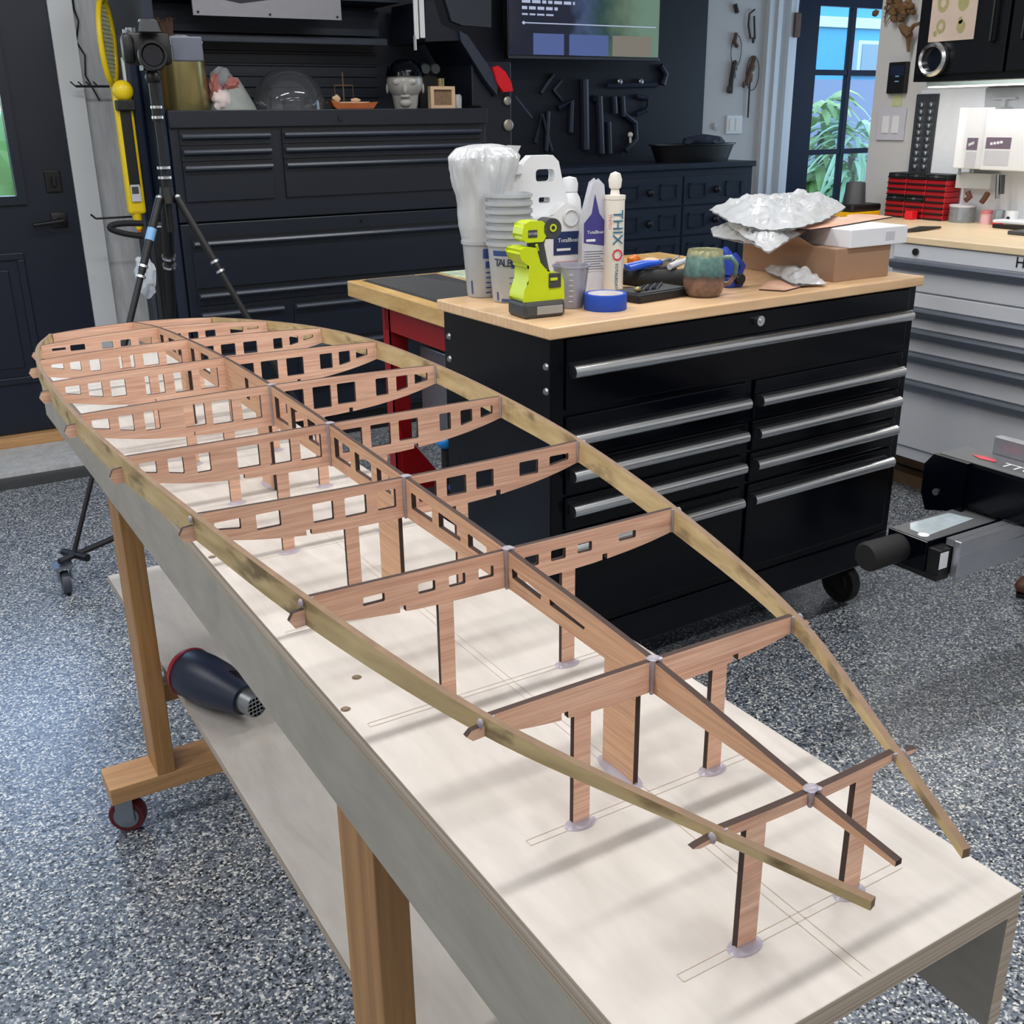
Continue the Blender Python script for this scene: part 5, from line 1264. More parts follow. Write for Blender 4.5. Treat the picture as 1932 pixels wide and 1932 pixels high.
# crystal head with cap and goggles
x = onchest(766, 4.60)
t = thing('crystal_head', 'frosted glass head wearing a shiny black cap on the tool chest', 'glass head', (x, 4.60, ZT), math.radians(-27))
m = MB(); m.blob((0, 0, .115), .080, 4, scale=(1.0, 1.1, 1.05)); m.lathe([(0, 0), (.050, 0), (.054, .020), (.060, .060), (.072, .10), (.05, .12), (0, .12)], 28, squash=(1, 1.0))
m.blob((0, -.078, .083), .016, 3, scale=(.8, 1, 1.5)); m.blob((0, -.068, .052), .017, 3, scale=(1.4, .7, .5)); m.blob((0, -.058, .025), .022, 3, scale=(1.2, .7, .8))
for s_ in (-1, 1):
    m.blob((s_*.079, 0, .085), .018, 2, scale=(.4, .8, 1.3)); m.blob((s_*.030, -.078, .112), .018, 3, scale=(1.2, .4, .8))
P(t, 'head', m, CRYSTAL, True, True)
m = MB(); m.lathe([(.084, .135), (.083, .150), (.072, .180), (.045, .202), (0, .210)], 32, squash=(1, 1.12), cap=False); m.lathe([(.084, .135), (.088, .134), (.086, .150)], 32, squash=(1, 1.12), cap=False); P(t, 'cap', m, BLK, True, True)
# small framed box and trinkets
x = onchest(829, 4.60)
t = thing('shadow_box', 'small pale framed box with a brown picture right of the glass head', 'picture box', (x, 4.58, ZT))
m = MB(); 
for q in ((-.062, 0, .062, .014), (-.062, .080, .062, .094), (-.062, .014, -.046, .080), (.046, .014, .062, .080)): m.box((q[0], -.02, q[1]), (q[2], .01, q[3]))
P(t, 'frame', m, TAN, False, True)
m = MB(); m.box((-.046, -.008, .014), (.046, .008, .080)); P(t, 'picture', m, mat('brown_picture', (130, 104, 80), .6, var=.5, scale=60), False, True)
m = MB(); m.cyl((x+.01, 4.60, ZT+.0945), (x+.01, 4.60, ZT+.128), .018); solo('brass_pot', m, BRASS, 'little brass pot standing on the pale framed box', 'pot', True, loc=(x+.01, 4.60, ZT+.0945))
m = MB(); m.lathe([(0, 0), (.018, 0), (.020, .05), (.014, .06), (0, .06)], 16, Matrix.Translation((x+.085, 4.58, ZT))); solo('small_jar', m, CRYSTAL, 'tiny glass jar at the right foot of the framed box', 'jar', True, loc=(x+.085, 4.58, ZT))
a_ = at_y(800, 130, 4.78)
t = thing('goggles', 'pair of round dark goggles between the glass head and bracket', 'goggles', (a_.x+.02, 4.78, ZT))
for dx in (0, .052):
    m = MB(); m.lathe([(0, 0), (.024, 0), (.026, .01), (.022, .02), (0, .02)], 20, FRONT((a_.x+dx, 4.78, a_.z))); P(t, 'lens', m, mat('smoky_lens', (70, 76, 80), .2) if 'smoky_lens' not in bpy.data.materials else bpy.data.materials['smoky_lens'], True)
m = MB(); m.box((a_.x-.02, 4.79, ZT), (a_.x+.07, 4.81, a_.z-.02)); P(t, 'stand', m, BLKDK)
m = MB(); m.blob((onchest(893, 4.60), 4.60, ZT+.006), .03, 2, scale=(1.6, 1, .25)); solo('dark_lid', m, BLACKP, 'flat dark lid on the chest right of the framed box', 'lid', True, loc=(onchest(893, 4.6), 4.6, ZT))
# grey framed print at the top
p0 = at_y(365, 28, 4.705); p1 = at_y(645, 40, 4.705)
t = thing('metal_print', 'silver grey engraved panel screwed to the front of the hutch box', 'panel', ((p0.x+p1.x)/2, 4.71, p1.z))
zb = at_y(500, 33, 4.705).z
m = MB(); m.box((p0.x, 4.706, zb), (p1.x, 4.718, zb+.35)); P(t, 'plate', m, mat('silver_grey_sheet', (150, 150, 158), .4, metal=.3))
m = MB(); m.prism([(p0.x+.02, zb+.08), (p0.x+.2, zb+.05), (p1.x-.1, zb+.10), (p1.x-.05, zb+.30), (p0.x+.04, zb+.30)], .002, FRONT((0, 4.706, 0))); P(t, 'dark_engraving', m, BLKSAT)
for u in (p0.x+.02, (p0.x+p1.x)/2, p1.x-.02):
    m = MB(); m.cyl((u, 4.706, zb+.012), (u, 4.702, zb+.012), .005, n=10); P(t, 'screw', m, BLKDK, True)

# ================================================================== television
p0 = at_y(961, 110, 4.86); p1 = at_y(1250, 110, 4.86)
zb = p0.z; x0, x1 = p0.x, p0.x+.90
x1 = at_y(1246, 112, 4.86).x
tv = thing('television', 'wall mounted flat screen showing a dim video and a garden reflection', 'television', ((x0+x1)/2, 4.90, zb))
m = MB(); m.box((x0, 4.875, zb), (x1, 4.92, zb+.56), bev=.005); m.box(((x0+x1)/2-.1, 4.92, zb+.15), ((x0+x1)/2+.1, 5.042, zb+.4)); P(tv, 'housing', m, BLACKP)
def tvmat():
    m, nt, N, Lk, B = base_mat('tv_picture_reflection'); B.inputs['Base Color'].default_value = lin((14, 18, 24)); B.inputs['Roughness'].default_value = .12
    tc_ = N.new('ShaderNodeTexCoord'); sp = N.new('ShaderNodeSeparateXYZ'); Lk.new(tc_.outputs['Object'], sp.inputs[0])
    no = N.new('ShaderNodeTexNoise'); no.inputs['Scale'].default_value = 12; no.inputs['Detail'].default_value = 5; Lk.new(tc_.outputs['Object'], no.inputs['Vector'])
    mr = N.new('ShaderNodeMapRange'); mr.inputs[1].default_value = -.5*(x1-x0); mr.inputs[2].default_value = .5*(x1-x0); Lk.new(sp.outputs[0], mr.inputs[0])
    ad = N.new('ShaderNodeMath'); ad.operation = 'MULTIPLY_ADD'; ad.inputs[1].default_value = .25; Lk.new(no.outputs['Fac'], ad.inputs[0]); Lk.new(mr.outputs[0], ad.inputs[2])
    cr = N.new('ShaderNodeValToRGB'); e = cr.color_ramp.elements; e[0].position = .08; e[0].color = lin((28, 44, 92)); e[1].position = 1.0; e[1].color = lin((112, 140, 122))  # greens towards the right are the garden reflection, painted into the glow
    for p_, c_ in ((.16, (36, 38, 52)), (.52, (40, 42, 58)), (.62, (72, 88, 122)), (.72, (48, 74, 72)), (.86, (94, 116, 96))):
        x = e.new(p_); x.color = lin(c_)
    Lk.new(ad.outputs[0], cr.inputs[0]); Lk.new(cr.outputs[0], B.inputs['Emission Color']); B.inputs['Emission Strength'].default_value = .62
    return m
m = MB(); m.box((x0+.008, 4.872, zb+.018), (x1-.008, 4.876, zb+.552)); P(tv, 'screen', m, tvmat())
TXT = emit('tv_text', (150, 158, 180), .7)
m = MB(); ty = lambda py: at_y(1050, py, 4.872).z
fx = lambda px: at_y(px, 60, 4.872).x
rnd = random.Random(2)
for py, xe in ((5, 1082), (17, 1050), (29, 1042)):
    u = 985.0
    while u < xe:
        w_ = rnd.uniform(7, 16); hh_ = .007 if py < 20 else .004
        m.box((fx(u), 4.8708, ty(py)-hh_), (fx(min(u+w_, xe+2)), 4.8718, ty(py)+hh_)); u += w_+3.5
P(tv, 'title_lines', m, TXT)
m = MB(); m.box((fx(985), 4.8705, ty(46)), (x1-.03, 4.8718, ty(46)+.005)); m.blob((fx(988), 4.871, ty(46)+.002), .008, 2, scale=(1, .2, 1)); P(tv, 'progress_bar', m, TXT)
TH = emit('tv_thumbnail', (70, 84, 130), .62)
for a, b in ((1006, 1064), (1074, 1148), (1156, 1230)):
    m = MB(); m.box((fx(a), 4.8705, zb+.02), (fx(b), 4.8718, ty(64))); P(tv, 'thumbnail', m, TH if b < 1200 else emit('tv_thumbnail_tan', (112, 106, 96), .6))
m = MB(); m.box((x0, 4.868, zb), (x1, 4.876, zb+.014), bev=.002); P(tv, 'lower_bezel', m, mat('bezel_grey', (88, 92, 98), .3, metal=.5))

# ================================================================== black painted tools relief on the back wall panel
YB = BY-.018
def bar(pts, r=.008, nm='wall_tool', lbl='', cat='tool', mt=None, flat=True):
    m = MB(); m.tube([at_y(x, y, YB-.012) for x, y in pts], r, 8)
    c = at_y(pts[0][0], pts[0][1], YB); return m, c
tools = [
 ('framing_square', 'black painted framing square hung below the television, left part', [(1060, 190), (1044, 170), (1060, 152)], .006),
 ('wall_hammer', 'black painted claw hammer hung under the square', [(1052, 205), (1078, 190), (1076, 250)], .010),
 ('wall_saw_bar', 'long vertical black bar hung in the centre of the tool wall', [(1102, 150), (1104, 282)], .014),
 ('wall_crowbar', 'black painted crowbar with a bent top on the tool wall', [(1118, 186), (1130, 182), (1134, 290)], .012),
 ('wall_wrench', 'short black wrench right of the crowbar', [(1158, 182), (1160, 214)], .010),
 ('wall_chisel', 'black painted chisel hung beside the short wrench', [(1174, 182), (1176, 220)], .009),
 ('wall_pincers', 'large black pincers hung low on the tool wall', [(1176, 215), (1198, 232), (1200, 262), (1180, 285)], .009),
 ('wall_sickle', 'curved black sickle hung right of the chisels', [(1200, 182), (1222, 186), (1220, 208), (1200, 216)], .008),
 ('wall_compass', 'black dividers with open legs left of the hammer', [(1010, 270), (1022, 215), (1040, 285)], .007),
 ('wall_rule', 'thin slanting black rod above the dividers', [(1020, 176), (1044, 140)], .006),
 ('wall_bracket', 'horizontal black rack bar carrying two silver knobs', [(1144, 162), (1238, 160)], .008),
 ('wall_spanner', 'black painted spanner right of the rack bar', [(1246, 124), (1256, 140), (1250, 160)], .010),
 ('wall_tongs', 'pair of black tongs hung beside the dividers', [(1030, 285), (1034, 210)], .008),
 ('wall_file', 'black file hung vertically between crowbar and pincers', [(1148, 230), (1150, 290)], .009)]
for nm, lb, pts, r in tools:
    r *= 1.7; m = MB(); pp = [at_y(x, y, YB-r) for x, y in pts]; m.tube(pp, r, 8)
    c = pp[len(pp)//2]; solo(nm, m, NAVY, lb, 'tool', True, 'black painted tools on the wall', loc=(c.x, YB, c.z))
for i, (px, py) in enumerate(((1171, 154), (1211, 154))):
    c = at_y(px, py, YB-.03); m = MB(); m.lathe([(0, 0), (.012, .0), (.016, .012), (.016, .026), (.008, .032), (0, .033)], 20, FRONT((c.x, YB, c.z))); solo('silver_knob', m, STEEL, ('left' if i == 0 else 'right')+' silver knob on the black rack bar under the television', 'knob', True, 'silver knobs', loc=(c.x, YB, c.z))
c = at_y(1190, 258, YB-.02); m = MB(); m.blob((c.x, YB-.015, c.z+.01), .016, 2); m.cyl((c.x, YB-.015, c.z), (c.x+.004, YB-.015, c.z-.04), .007); solo('key_fob', m, CREAMP, 'pale key shaped fitting low on the black tool wall', 'fitting', True, loc=(c.x, YB, c.z))
# column between chest and wall with red handle and badges
c0 = at_y(940, 200, 4.60)
pl = thing('wall_post', 'narrow black post carrying a red handle and round badges', 'post', (c0.x+.06, 4.7, 0))
m = MB(); m.box((2.585, 4.62, 0), (2.80, 4.98, 1.62), bev=.006); P(pl, 'post_body', m, BLKSAT)
pts = [at_y(x, y, 4.58) for x, y in ((928, 128), (938, 124), (952, 136), (963, 156), (966, 172), (948, 174), (936, 156))]
m = MB(); m.prism([(v.x, v.z) for v in pts], .03, FRONT((0, 4.60, 0))); P(pl, 'red_handle', m, REDP)
for px, py, r in ((959, 190, .020), (961, 236, .026)):
    c = at_y(px, py, 4.60); m = MB(); m.lathe([(0, 0), (r, 0), (r, .010), (r*.7, .014), (0, .014)], 20, FRONT((c.x, 4.615, c.z))); P(pl, 'badge', m, mat('silver_badge', (172, 166, 156), .35, metal=.6, var=.3) if 'silver_badge' not in bpy.data.materials else bpy.data.materials['silver_badge'], True)
m = MB(); m.cyl(at_y(972, 182, 4.60), at_y(1003, 222, 4.60), .006, n=8); P(pl, 'rod', m, BLKLIP, True)

# ================================================================== navy apothecary cabinet
AY = 4.60; ax1 = at_y(1421, 303, AY).x; az = at_y(1421, 303, AY).z
ac = thing('apothecary_cabinet', 'navy black cabinet of small square panelled drawers under the tool wall', 'cabinet', (3.6, 4.8, 0))
m = MB(); m.box((2.86, AY, 0), (ax1, 5.03, az-.03), bev=.003); P(ac, 'carcass', m, NAVY)
m = MB(); m.box((2.84, AY-.018, az-.03), (ax1+.012, 5.035, az), bev=.005); P(ac, 'cabinet_top', m, NAVY)
xr = ax1-.03; cw = at_y(1350, 352, AY).x-at_y(1225, 355, AY).x
zr = [az-.085-.005, ]
rows = [(at_y(1300, 333, AY).z-0, 0)]
for r in range(5):
    zt_ = az-.066-r*.158; zb_ = zt_-.148
    for c_ in range(3):
        xb = xr-.02-c_*cw; xa = xb-cw+.014
        m = MB(); m.box((xa, AY-.010, zb_), (xb, AY, zt_), bev=.002); d_ = P(ac, 'drawer', m, NAVY)
        for u0, u1 in ((.035, .150), (cw-.165, cw-.050)):
            m = MB()
            for q in ((u0, zb_+.035, u1, zb_+.041), (u0, zt_-.041, u1, zt_-.035), (u0, zb_+.035, u0+.006, zt_-.035), (u1-.006, zb_+.035, u1, zt_-.035)): m.box((xa+q[0], AY-.016, q[1]), (xa+q[2], AY-.010, q[3]))
            P(d_, 'panel_moulding', m, NAVY)
        m = MB(); m.blob(((xa+xb)/2, AY-.020, (zb_+zt_)/2), .020, 2); P(d_, 'knob', m, BLKDK, True)
# black pan on top
p0 = at_y(1238, 268, 4.72); p1 = at_y(1391, 266, 4.72)
t = thing('roasting_pan', 'wide black pan on top of the navy drawer cabinet', 'pan', ((p0.x+p1.x)/2, 4.76, az))
w2 = (p1.x-p0.x)/2
m = MB(); m.lathe([(0, 0), (w2*.82, 0), (w2*.95, .085), (w2*1.0, .088), (w2*1.0, .094), (w2*.93, .092), (w2*.80, .008), (0, .008)], 40, Matrix.Scale(1, 4), squash=(1, .5)); P(t, 'pan_body', m, BLACKP, True, True)
m = MB(); m.blob((w2*.25, .0, .105), .10, 3, .2, 4, (1.35, .8, .35)); P(t, 'folded_cloth', m, mat('slate_cloth', (40, 50, 68), .7), True, True)

# ================================================================== hanging keys, plates and switches on the walls
def wallthing(nm, lbl, cat, pts, r, mt, ring=None, blobs=(), Y=BY):
    t_ = thing(nm, lbl, cat, tuple(at_y(pts[0][0], pts[0][1], Y)), 0, 'old iron pieces on the wall')
    m = MB(); m.tube([at_y(x, y, Y-.014) for x, y in pts], r, 8)
    for (x, y, rr) in blobs: m.blob(at_y(x, y, Y-.016), rr, 2, .4, int(x), (.8, .5, 1.2))
    P(t_, 'iron_piece', m, mt, True)
    if ring:
        x, y, rx, rz = ring; c = at_y(x, y, Y-.008); m = MB(); m.tube([c+Vector((rx*math.cos(a), 0, rz*math.sin(a))) for a in [2*PI*i/24 for i in range(24)]], .0022, 6, closed=True); P(t_, 'wire_ring', m, IRON, True)
wallthing('iron_hook', 'small black iron hook, topmost left on the grey wall', 'hook', [(1387, 8), (1391, 24)], .012, IRON)
wallthing('iron_latch', 'curved iron latch with a pale tip, upper right on the grey wall', 'latch', [(1424, 18), (1414, 26), (1412, 48), (1416, 72), (1424, 74), (1423, 30)], .006, IRON, None, [(1421, 76, .014)])
wallthing('iron_padlock', 'old padlock on a wire ring, middle left on the grey wall', 'padlock', [(1389, 62), (1386, 80), (1391, 88)], .011, RUST, (1389, 96, .040, .085))
wallthing('iron_key_bunch', 'bunch of rusty keys, lower left on the grey wall', 'keys', [(1385, 122), (1380, 150), (1378, 176)], .014, IRON, None, [(1386, 124, .026), (1376, 168, .020), (1384, 140, .022)])
wallthing('iron_ring_keys', 'rusty keys on a big wire ring, lower right on the grey wall', 'keys', [(1424, 108), (1414, 136), (1408, 160)], .014, RUST, (1420, 138, .050, .095), [(1420, 126, .026), (1404, 160, .016), (1416, 146, .024)])
wallthing('iron_rod', 'thin straight iron rod hanging under the big key ring', 'rod', [(1415, 150), (1411, 222)], .005, IRON)
def plate_(nm, lbl, cat, a, b, mt, inner=None, Y=BY, grp=None):
    p = at_y(*a, Y); q = at_y(*b, Y); t_ = thing(nm, lbl, cat, ((p.x+q.x)/2, Y-.002, (p.z+q.z)/2))
    m = MB(); m.box((min(p.x, q.x), Y-.010, min(p.z, q.z)), (max(p.x, q.x), Y, max(p.z, q.z)), bev=.002); P(t_, 'plate', m, mt); return t_, p, q
t, p, q = plate_('outlet_plate', 'white outlet cover low on the grey wall above the navy cabinet', 'outlet', (1370, 218), (1397, 252), WHITEP)
for u in (.3, .7):
    xc = p.x+(q.x-p.x)*u; m = MB(); m.box((xc-.017, BY-.013, (p.z+q.z)/2-.035), (xc+.017, BY-.010, (p.z+q.z)/2+.035), bev=.001); P(t, 'rocker', m, CREAMP)
c = at_y(1347, 238, BY); m = MB(); m.blob((c.x, BY-.01, c.z), .016, 2, scale=(1, .5, 1.4)); solo('wall_hook', m, PAPERG, 'small grey hook left of the outlet cover', 'hook', True, loc=(c.x, BY, c.z))
c = at_y(1503, 45, BY-.05)
t = thing('wooden_tag', 'little brown carved tag hanging on the white door casing', 'tag', (c.x, BY-.06, c.z))
m = MB(); m.box((c.x-.03, BY-.068, c.z-.075), (c.x+.02, BY-.052, c.z+.06), bev=.006); P(t, 'tag_body', m, RUST)
m = MB(); m.cyl((c.x, BY-.06, c.z+.06), (c.x+.003, BY-.06, c.z+.14), .003, n=6); P(t, 'string', m, IRON)

# ================================================================== right wall: switches, intercom, flowers
def xplate(nm, lbl, cat, a, b, mt, th=.010, bev=.002):
    p = at_x(*a, WX); q = at_x(*b, WX); t_ = thing(nm, lbl, cat, (WX-.002, (p.y+q.y)/2, (p.z+q.z)/2))
    m = MB(); m.box((WX-th, min(p.y, q.y), min(p.z, q.z)), (WX, max(p.y, q.y), max(p.z, q.z)), bev=bev); P(t_, 'plate', m, mt); return t_, p, q
t, p, q = xplate('switch_plate', 'grey white double switch plate beside the french door', 'switch', (1661, 205), (1706, 265), mat('switch_grey', (196, 196, 206), .4))
for u in (.32, .68):
    yc = p.y+(q.y-p.y)*u; m = MB(); m.box((WX-.014, yc-.018, (p.z+q.z)/2-.035), (WX-.010, yc+.018, (p.z+q.z)/2+.035), bev=.001); P(t, 'rocker', m, WHITEP)
t, p, q = xplate('intercom', 'black wall keypad above the switch plate', 'keypad', (1684, 118), (1712, 176), BLACKP, .022, .004)
m = MB(); m.box((WX-.0235, min(p.y, q.y)+.012, (p.z+q.z)/2+.01), (WX-.022, max(p.y, q.y)-.012, max(p.z, q.z)-.014)); P(t, 'display', m, NAVYP)
m = MB(); yc = (p.y+q.y)/2
for k in range(2): m.box((WX-.0235, yc-.014, min(p.z, q.z)+.045+.02*k), (WX-.022, yc+.006, min(p.z, q.z)+.050+.02*k))
P(t, 'indicator', m, LBLUE)
p = at_x(1693, 190, WX); m = MB(); m.box((WX-.002, p.y-.025, p.z-.022), (WX-.0005, p.y+.025, p.z+.022)); solo('sticky_note', m, mat('pale_green_note', (190, 196, 150), .8), 'small pale green sticky note between keypad and switch plate', 'note', loc=(WX, p.y, p.z))
m = MB(); rnd = random.Random(5)
for k in range(46):
    c = at_x(1692+rnd.gauss(0, 11), 14+rnd.gauss(0, 10), WX-.03); m.blob(c, rnd.uniform(.008, .018), 1, .4, k, (1, 1, 1))
for k in range(14):
    m.cyl(at_x(1690+rnd.gauss(0, 8), 0, WX-.02), at_x(1680+rnd.gauss(0, 10), 34+rnd.gauss(0, 6), WX-.01), .002, n=5)
c = at_x(1690, 10, WX); solo('dried_flowers', m, STRAW, 'bunch of dried brown flowers hanging by the black wall cabinet', 'dried flowers', True, loc=(WX, c.y, c.z))
m = MB(); m.tube([at_x(1700, 48, WX-.03), at_x(1709, 58, WX-.04), at_x(1716, 68, WX-.04)], [.012, .020, .016], 8); m.tube([at_x(1714, 62, WX-.04), at_x(1714, 98, WX-.03)], [.011, .006], 8); m.tube([at_x(1716, 60, WX-.04), at_x(1724, 48, WX-.05), at_x(1736, 44, WX-.06)], [.010, .008, .007], 8)
c = at_x(1710, 60, WX); solo('antler_hook', m, STRAW, 'small brown antler hook below the dried flowers', 'hook', True, loc=(WX, c.y, c.z))

# ================================================================== black wall cabinet over the counter
UX = 3.46
ul = at_x(1722, 155, UX); uyl = ul.y; uz = ul.z
UCM = mat('wall_cabinet_black', (4, 6, 14), .4, spec=.22)
uc = thing('wall_cabinet', 'black wall cabinet above the pale counter, doors with long black handles', 'cabinet', (3.68, uyl-.8, uz))
m = MB(); m.box((UX, .9, uz), (WX-.002, uyl, 2.35), bev=.003); P(uc, 'carcass', m, UCM)
e = at_x(1898, 130, UX).y
for y0, y1 in ((e+.004, uyl-.012), (.92, e-.006)):
    m = MB(); m.box((UX-.014, y0, uz+.022), (UX, y1, 2.33), bev=.003); d_ = P(uc, 'door', m, UCM)
    h = at_x(1866 if y0 > e else 1925, 100, UX-.03)
    m = MB(); m.tube([(UX-.014, h.y, uz+.12), (UX-.034, h.y, uz+.12), (UX-.034, h.y, uz+.36), (UX-.014, h.y, uz+.36)], .006, 8); P(d_, 'handle', m, BLACKP, True)
# paper poster with drawings
pa = at_x(1751, 80, UX-.016); pb = at_x(1836, 80, UX-.016)
t = thing('botanical_print', 'tan paper print of green specimens pinned on the wall cabinet door', 'poster', (UX-.017, (pa.y+pb.y)/2, pb.z))
m = MB(); m.box((UX-.0175, pb.y, pa.z), (UX-.0155, pa.y, pa.z+.40)); P(t, 'sheet', m, mat('aged_paper', (182, 164, 150), .7, var=.08, scale=20))
olv = mat('olive_print', (146, 140, 96), .7, var=.3, scale=80)
for px, py, r in ((1780, 6, .030), (1818, 4, .028), (1775, 50, .024), (1813, 50, .022), (1812, 38, .012), (1764, 64, .010)):
    m = MB(); c = at_x(px, py, UX-.018); m.lathe([(r*(.45 if int(px) in (1775, 1780) else .01), 0), (r, 0)], 18, SIDE((UX-.0180, c.y, c.z)), cap=False, squash=(.8, 1)); P(t, 'specimen_drawing', m, olv)
c = at_x(1757, 112, UX-.04)
t = thing('magnifier_ring', 'round steel magnifier ring stuck on the wall cabinet corner', 'ring', (UX-.02, c.y, c.z-.06))
m = MB(); m.lathe([(.040, 0), (.056, .002), (.058, .022), (.050, .032), (.042, .026), (.040, 0)], 36, SIDE((UX-.0145, c.y, c.z)), cap=False); P(t, 'ring', m, CHROME, True)
m = MB(); m.lathe([(.0, .010), (.041, .010)], 30, SIDE((UX-.0145, c.y, c.z)), cap=False); P(t, 'lens', m, mat('dark_glass_lens', (10, 14, 26), .08), True)
# under cabinet lamp
ua = thing('under_cabinet_lamp', 'thin bright lamp strip under the black wall cabinet', 'lamp', (3.55, uyl-.7, uz-.012))
m = MB(); m.box((3.50, 1.0, uz-.016), (3.56, uyl-.03, uz-.001)); P(ua, 'housing', m, CHROME)
m = MB(); m.box((3.505, 1.0, uz-.020), (3.555, uyl-.035, uz-.016)); P(ua, 'diffuser', m, emit('warm_white_led', (255, 250, 244), 2.2))

# ================================================================== white drawer cabinet and counter
KX = 3.25
k0 = at_x(1699, 453, KX)
CTZ = .937+.022; KY1 = 3.36; KY0 = .85
wc = thing('counter_cabinet', 'white steel drawer cabinet along the right wall with grey pulls', 'cabinet', (3.55, 2.2, .12))
zb = .150
m = MB(); m.box((KX, KY0, zb), (WX-.002, KY1, CTZ-.024), bev=.003); P(wc, 'carcass', m, CABW)
def zK(px, py): return at_x(px, py, KX).z
seams = [zK(1800, 499), zK(1800, 562), zK(1800, 632.5), zK(1800, 666), ]
zl = [zK(1800, 500), zK(1800, 562), zK(1800, 593), zK(1800, 632.5), zK(1800, 679), zK(1800, 733)]
# drawer faces: tops of the faces, with a grey pull lip hanging at each top
sec = [(zK(1780, 497), True), (zK(1780, 558), False), (zK(1780, 588), True), (zK(1780, 629), True), (zK(1780, 675), True), (zK(1780, 730), True)]
zlow = zK(1758, 856)
tops = [s_[0] for s_ in sec]+[zlow]
m = MB(); m.box((KX-.008, KY0+.02, tops[0]+.004), (KX, 2.66, CTZ-.028), bev=.002); P(wc, 'top_panel', m, CABW)
for i, (zt_, pull) in enumerate(sec):
    m = MB(); m.box((KX-.010, KY0+.02, tops[i+1]+.003), (KX, 2.66, zt_-.003), bev=.002); d_ = P(wc, 'drawer' if pull else 'panel', m, CABW)
    if pull:
        m = MB(); m.prism([(0, 0), (-.024, -.001), (-.028, -.008), (-.024, -.022), (-.016, -.032), (0, -.034)], 2.66-KY0-.03, face_mt((KX-.010, 2.655, zt_-.001), (1, 0, 0), (0, 0, 1)))
        P(d_, 'pull', m, CABLIP)
m = MB(); m.box((KX-.004, KY0+.02, zb), (KX+.002, 2.66, zlow-.002), bev=.002); P(wc, 'base_rail', m, CABW)
c = at_x(1728, 475, KX-.01); m = MB(); m.cyl((KX-.008, c.y, c.z), (KX-.016, c.y, c.z), .012); P(wc, 'lock', m, BLACKP, True)
c = at_x(1905, 494, KX-.01); m = MB(); text_bm(m, 'Husky', .050, SIDE((KX-.0092, c.y-.02, c.z)), .0006, 'LEFT'); P(wc, 'black_lettering', m, BLACKP)
m = MB(); m.box((3.36, KY0, 0.0), (3.42, KY1, .045)); m.box((3.44, KY0, 0.045), (3.5, KY1, .15)); P(wc, 'timber_base', m, mat('old_timber', (134, 104, 72), .8, var=.2))
m = MB(); m.box((KX-.015, KY0, CTZ-.024), (WX-.002, KY1, CTZ), bev=.003); solo('counter', m, COUNTERW, 'pale wooden counter on the white drawer cabinet', 'counter', loc=(3.5, 2.2, CTZ))
m = MB(); m.box((WX-.012, KY0, CTZ+.0), (WX-.001, 3.14, uz-.02)); solo('back_splash', m, mat('white_splash_panel', (226, 230, 234), .35), 'glossy white panel on the wall between counter and wall cabinet', 'panel', loc=(WX-.006, 2.0, CTZ))
# red and black part bins: three columns
bl = at_x(1667, 407, 3.79); br = at_x(1778, 409, 3.79)
ytl = bl.y; wcol = (bl.y-br.y)/3; ztop = at_x(1725, 326, 3.79).z; zb0 = CTZ
nrow = 8; hh = (ztop-zb0-.004)/nrow
for c_ in range(3):
    for r in range(nrow):
        blk = (r == nrow-1) or (r == 3 and c_ < 2)
        y1 = ytl-c_*wcol-.001; y0 = y1-wcol+.002; z0 = zb0+.0006+r*(hh+.0002)
        nm = ['left', 'middle', 'right'][c_]; rw = ['lowest', 'second', 'third', 'fourth', 'fifth', 'sixth', 'seventh', 'topmost'][r]
        t = thing('parts_case', ('black' if blk else 'red')+' parts case, '+rw+' of the '+nm+' column on the counter', 'case', (3.80, (y0+y1)/2, z0), 0, 'stacked parts cases')
        m = MB(); m.box((3.792, y0, z0), (3.885, y1, z0+hh*.97), bev=.004); P(t, 'case_body', m, mat('case_red', (172, 22, 34), .35) if 'case_red' not in bpy.data.materials and not blk else (BLACKP if blk else bpy.data.materials['case_red']))
        m = MB(); m.box((3.786, y0+.004, z0), (3.793, y1-.004, z0+hh*.28)); P(t, 'rim', m, BLACKP)
        if blk:
            m = MB(); m.box((3.7855, (y0+y1)/2-.008, z0+hh*.38), (3.7925, (y0+y1)/2+.008, z0+hh*.78)); m.box((3.7890, y0+.01, z0+hh*.5), (3.7925, y1-.01, z0+hh*.58)); P(t, 'latch', m, STEEL)
# perforated black strip with silver knobs
sp_a = at_x(1748, 170, WX-.02); sp_b = at_x(1735, 330, WX-.02)
t = thing('knob_strip', 'dark vertical strip with two rows of silver sockets behind the cases', 'socket rail', (WX-.02, sp_a.y, sp_b.z))
y1 = at_x(1733, 180, WX-.014).y; y0 = at_x(1773, 180, WX-.014).y
m = MB(); m.box((WX-.026, y0, ztop-.05), (WX-.0125, y1, uz-.035), bev=.002); P(t, 'strip', m, mat('slate_strip', (52, 56, 62), .45))
nk = 10
for k in range(nk):
    z = ztop+.02+k*(uz-.07-ztop)/nk
    for u in (.30, .74):
        m = MB(); m.lathe([(0, 0), (.012, 0), (.011, .008), (0, .010)], 14, SIDE((WX-.026, y1+(y0-y1)*u, z))); P(t, 'socket', m, CHROME, True)
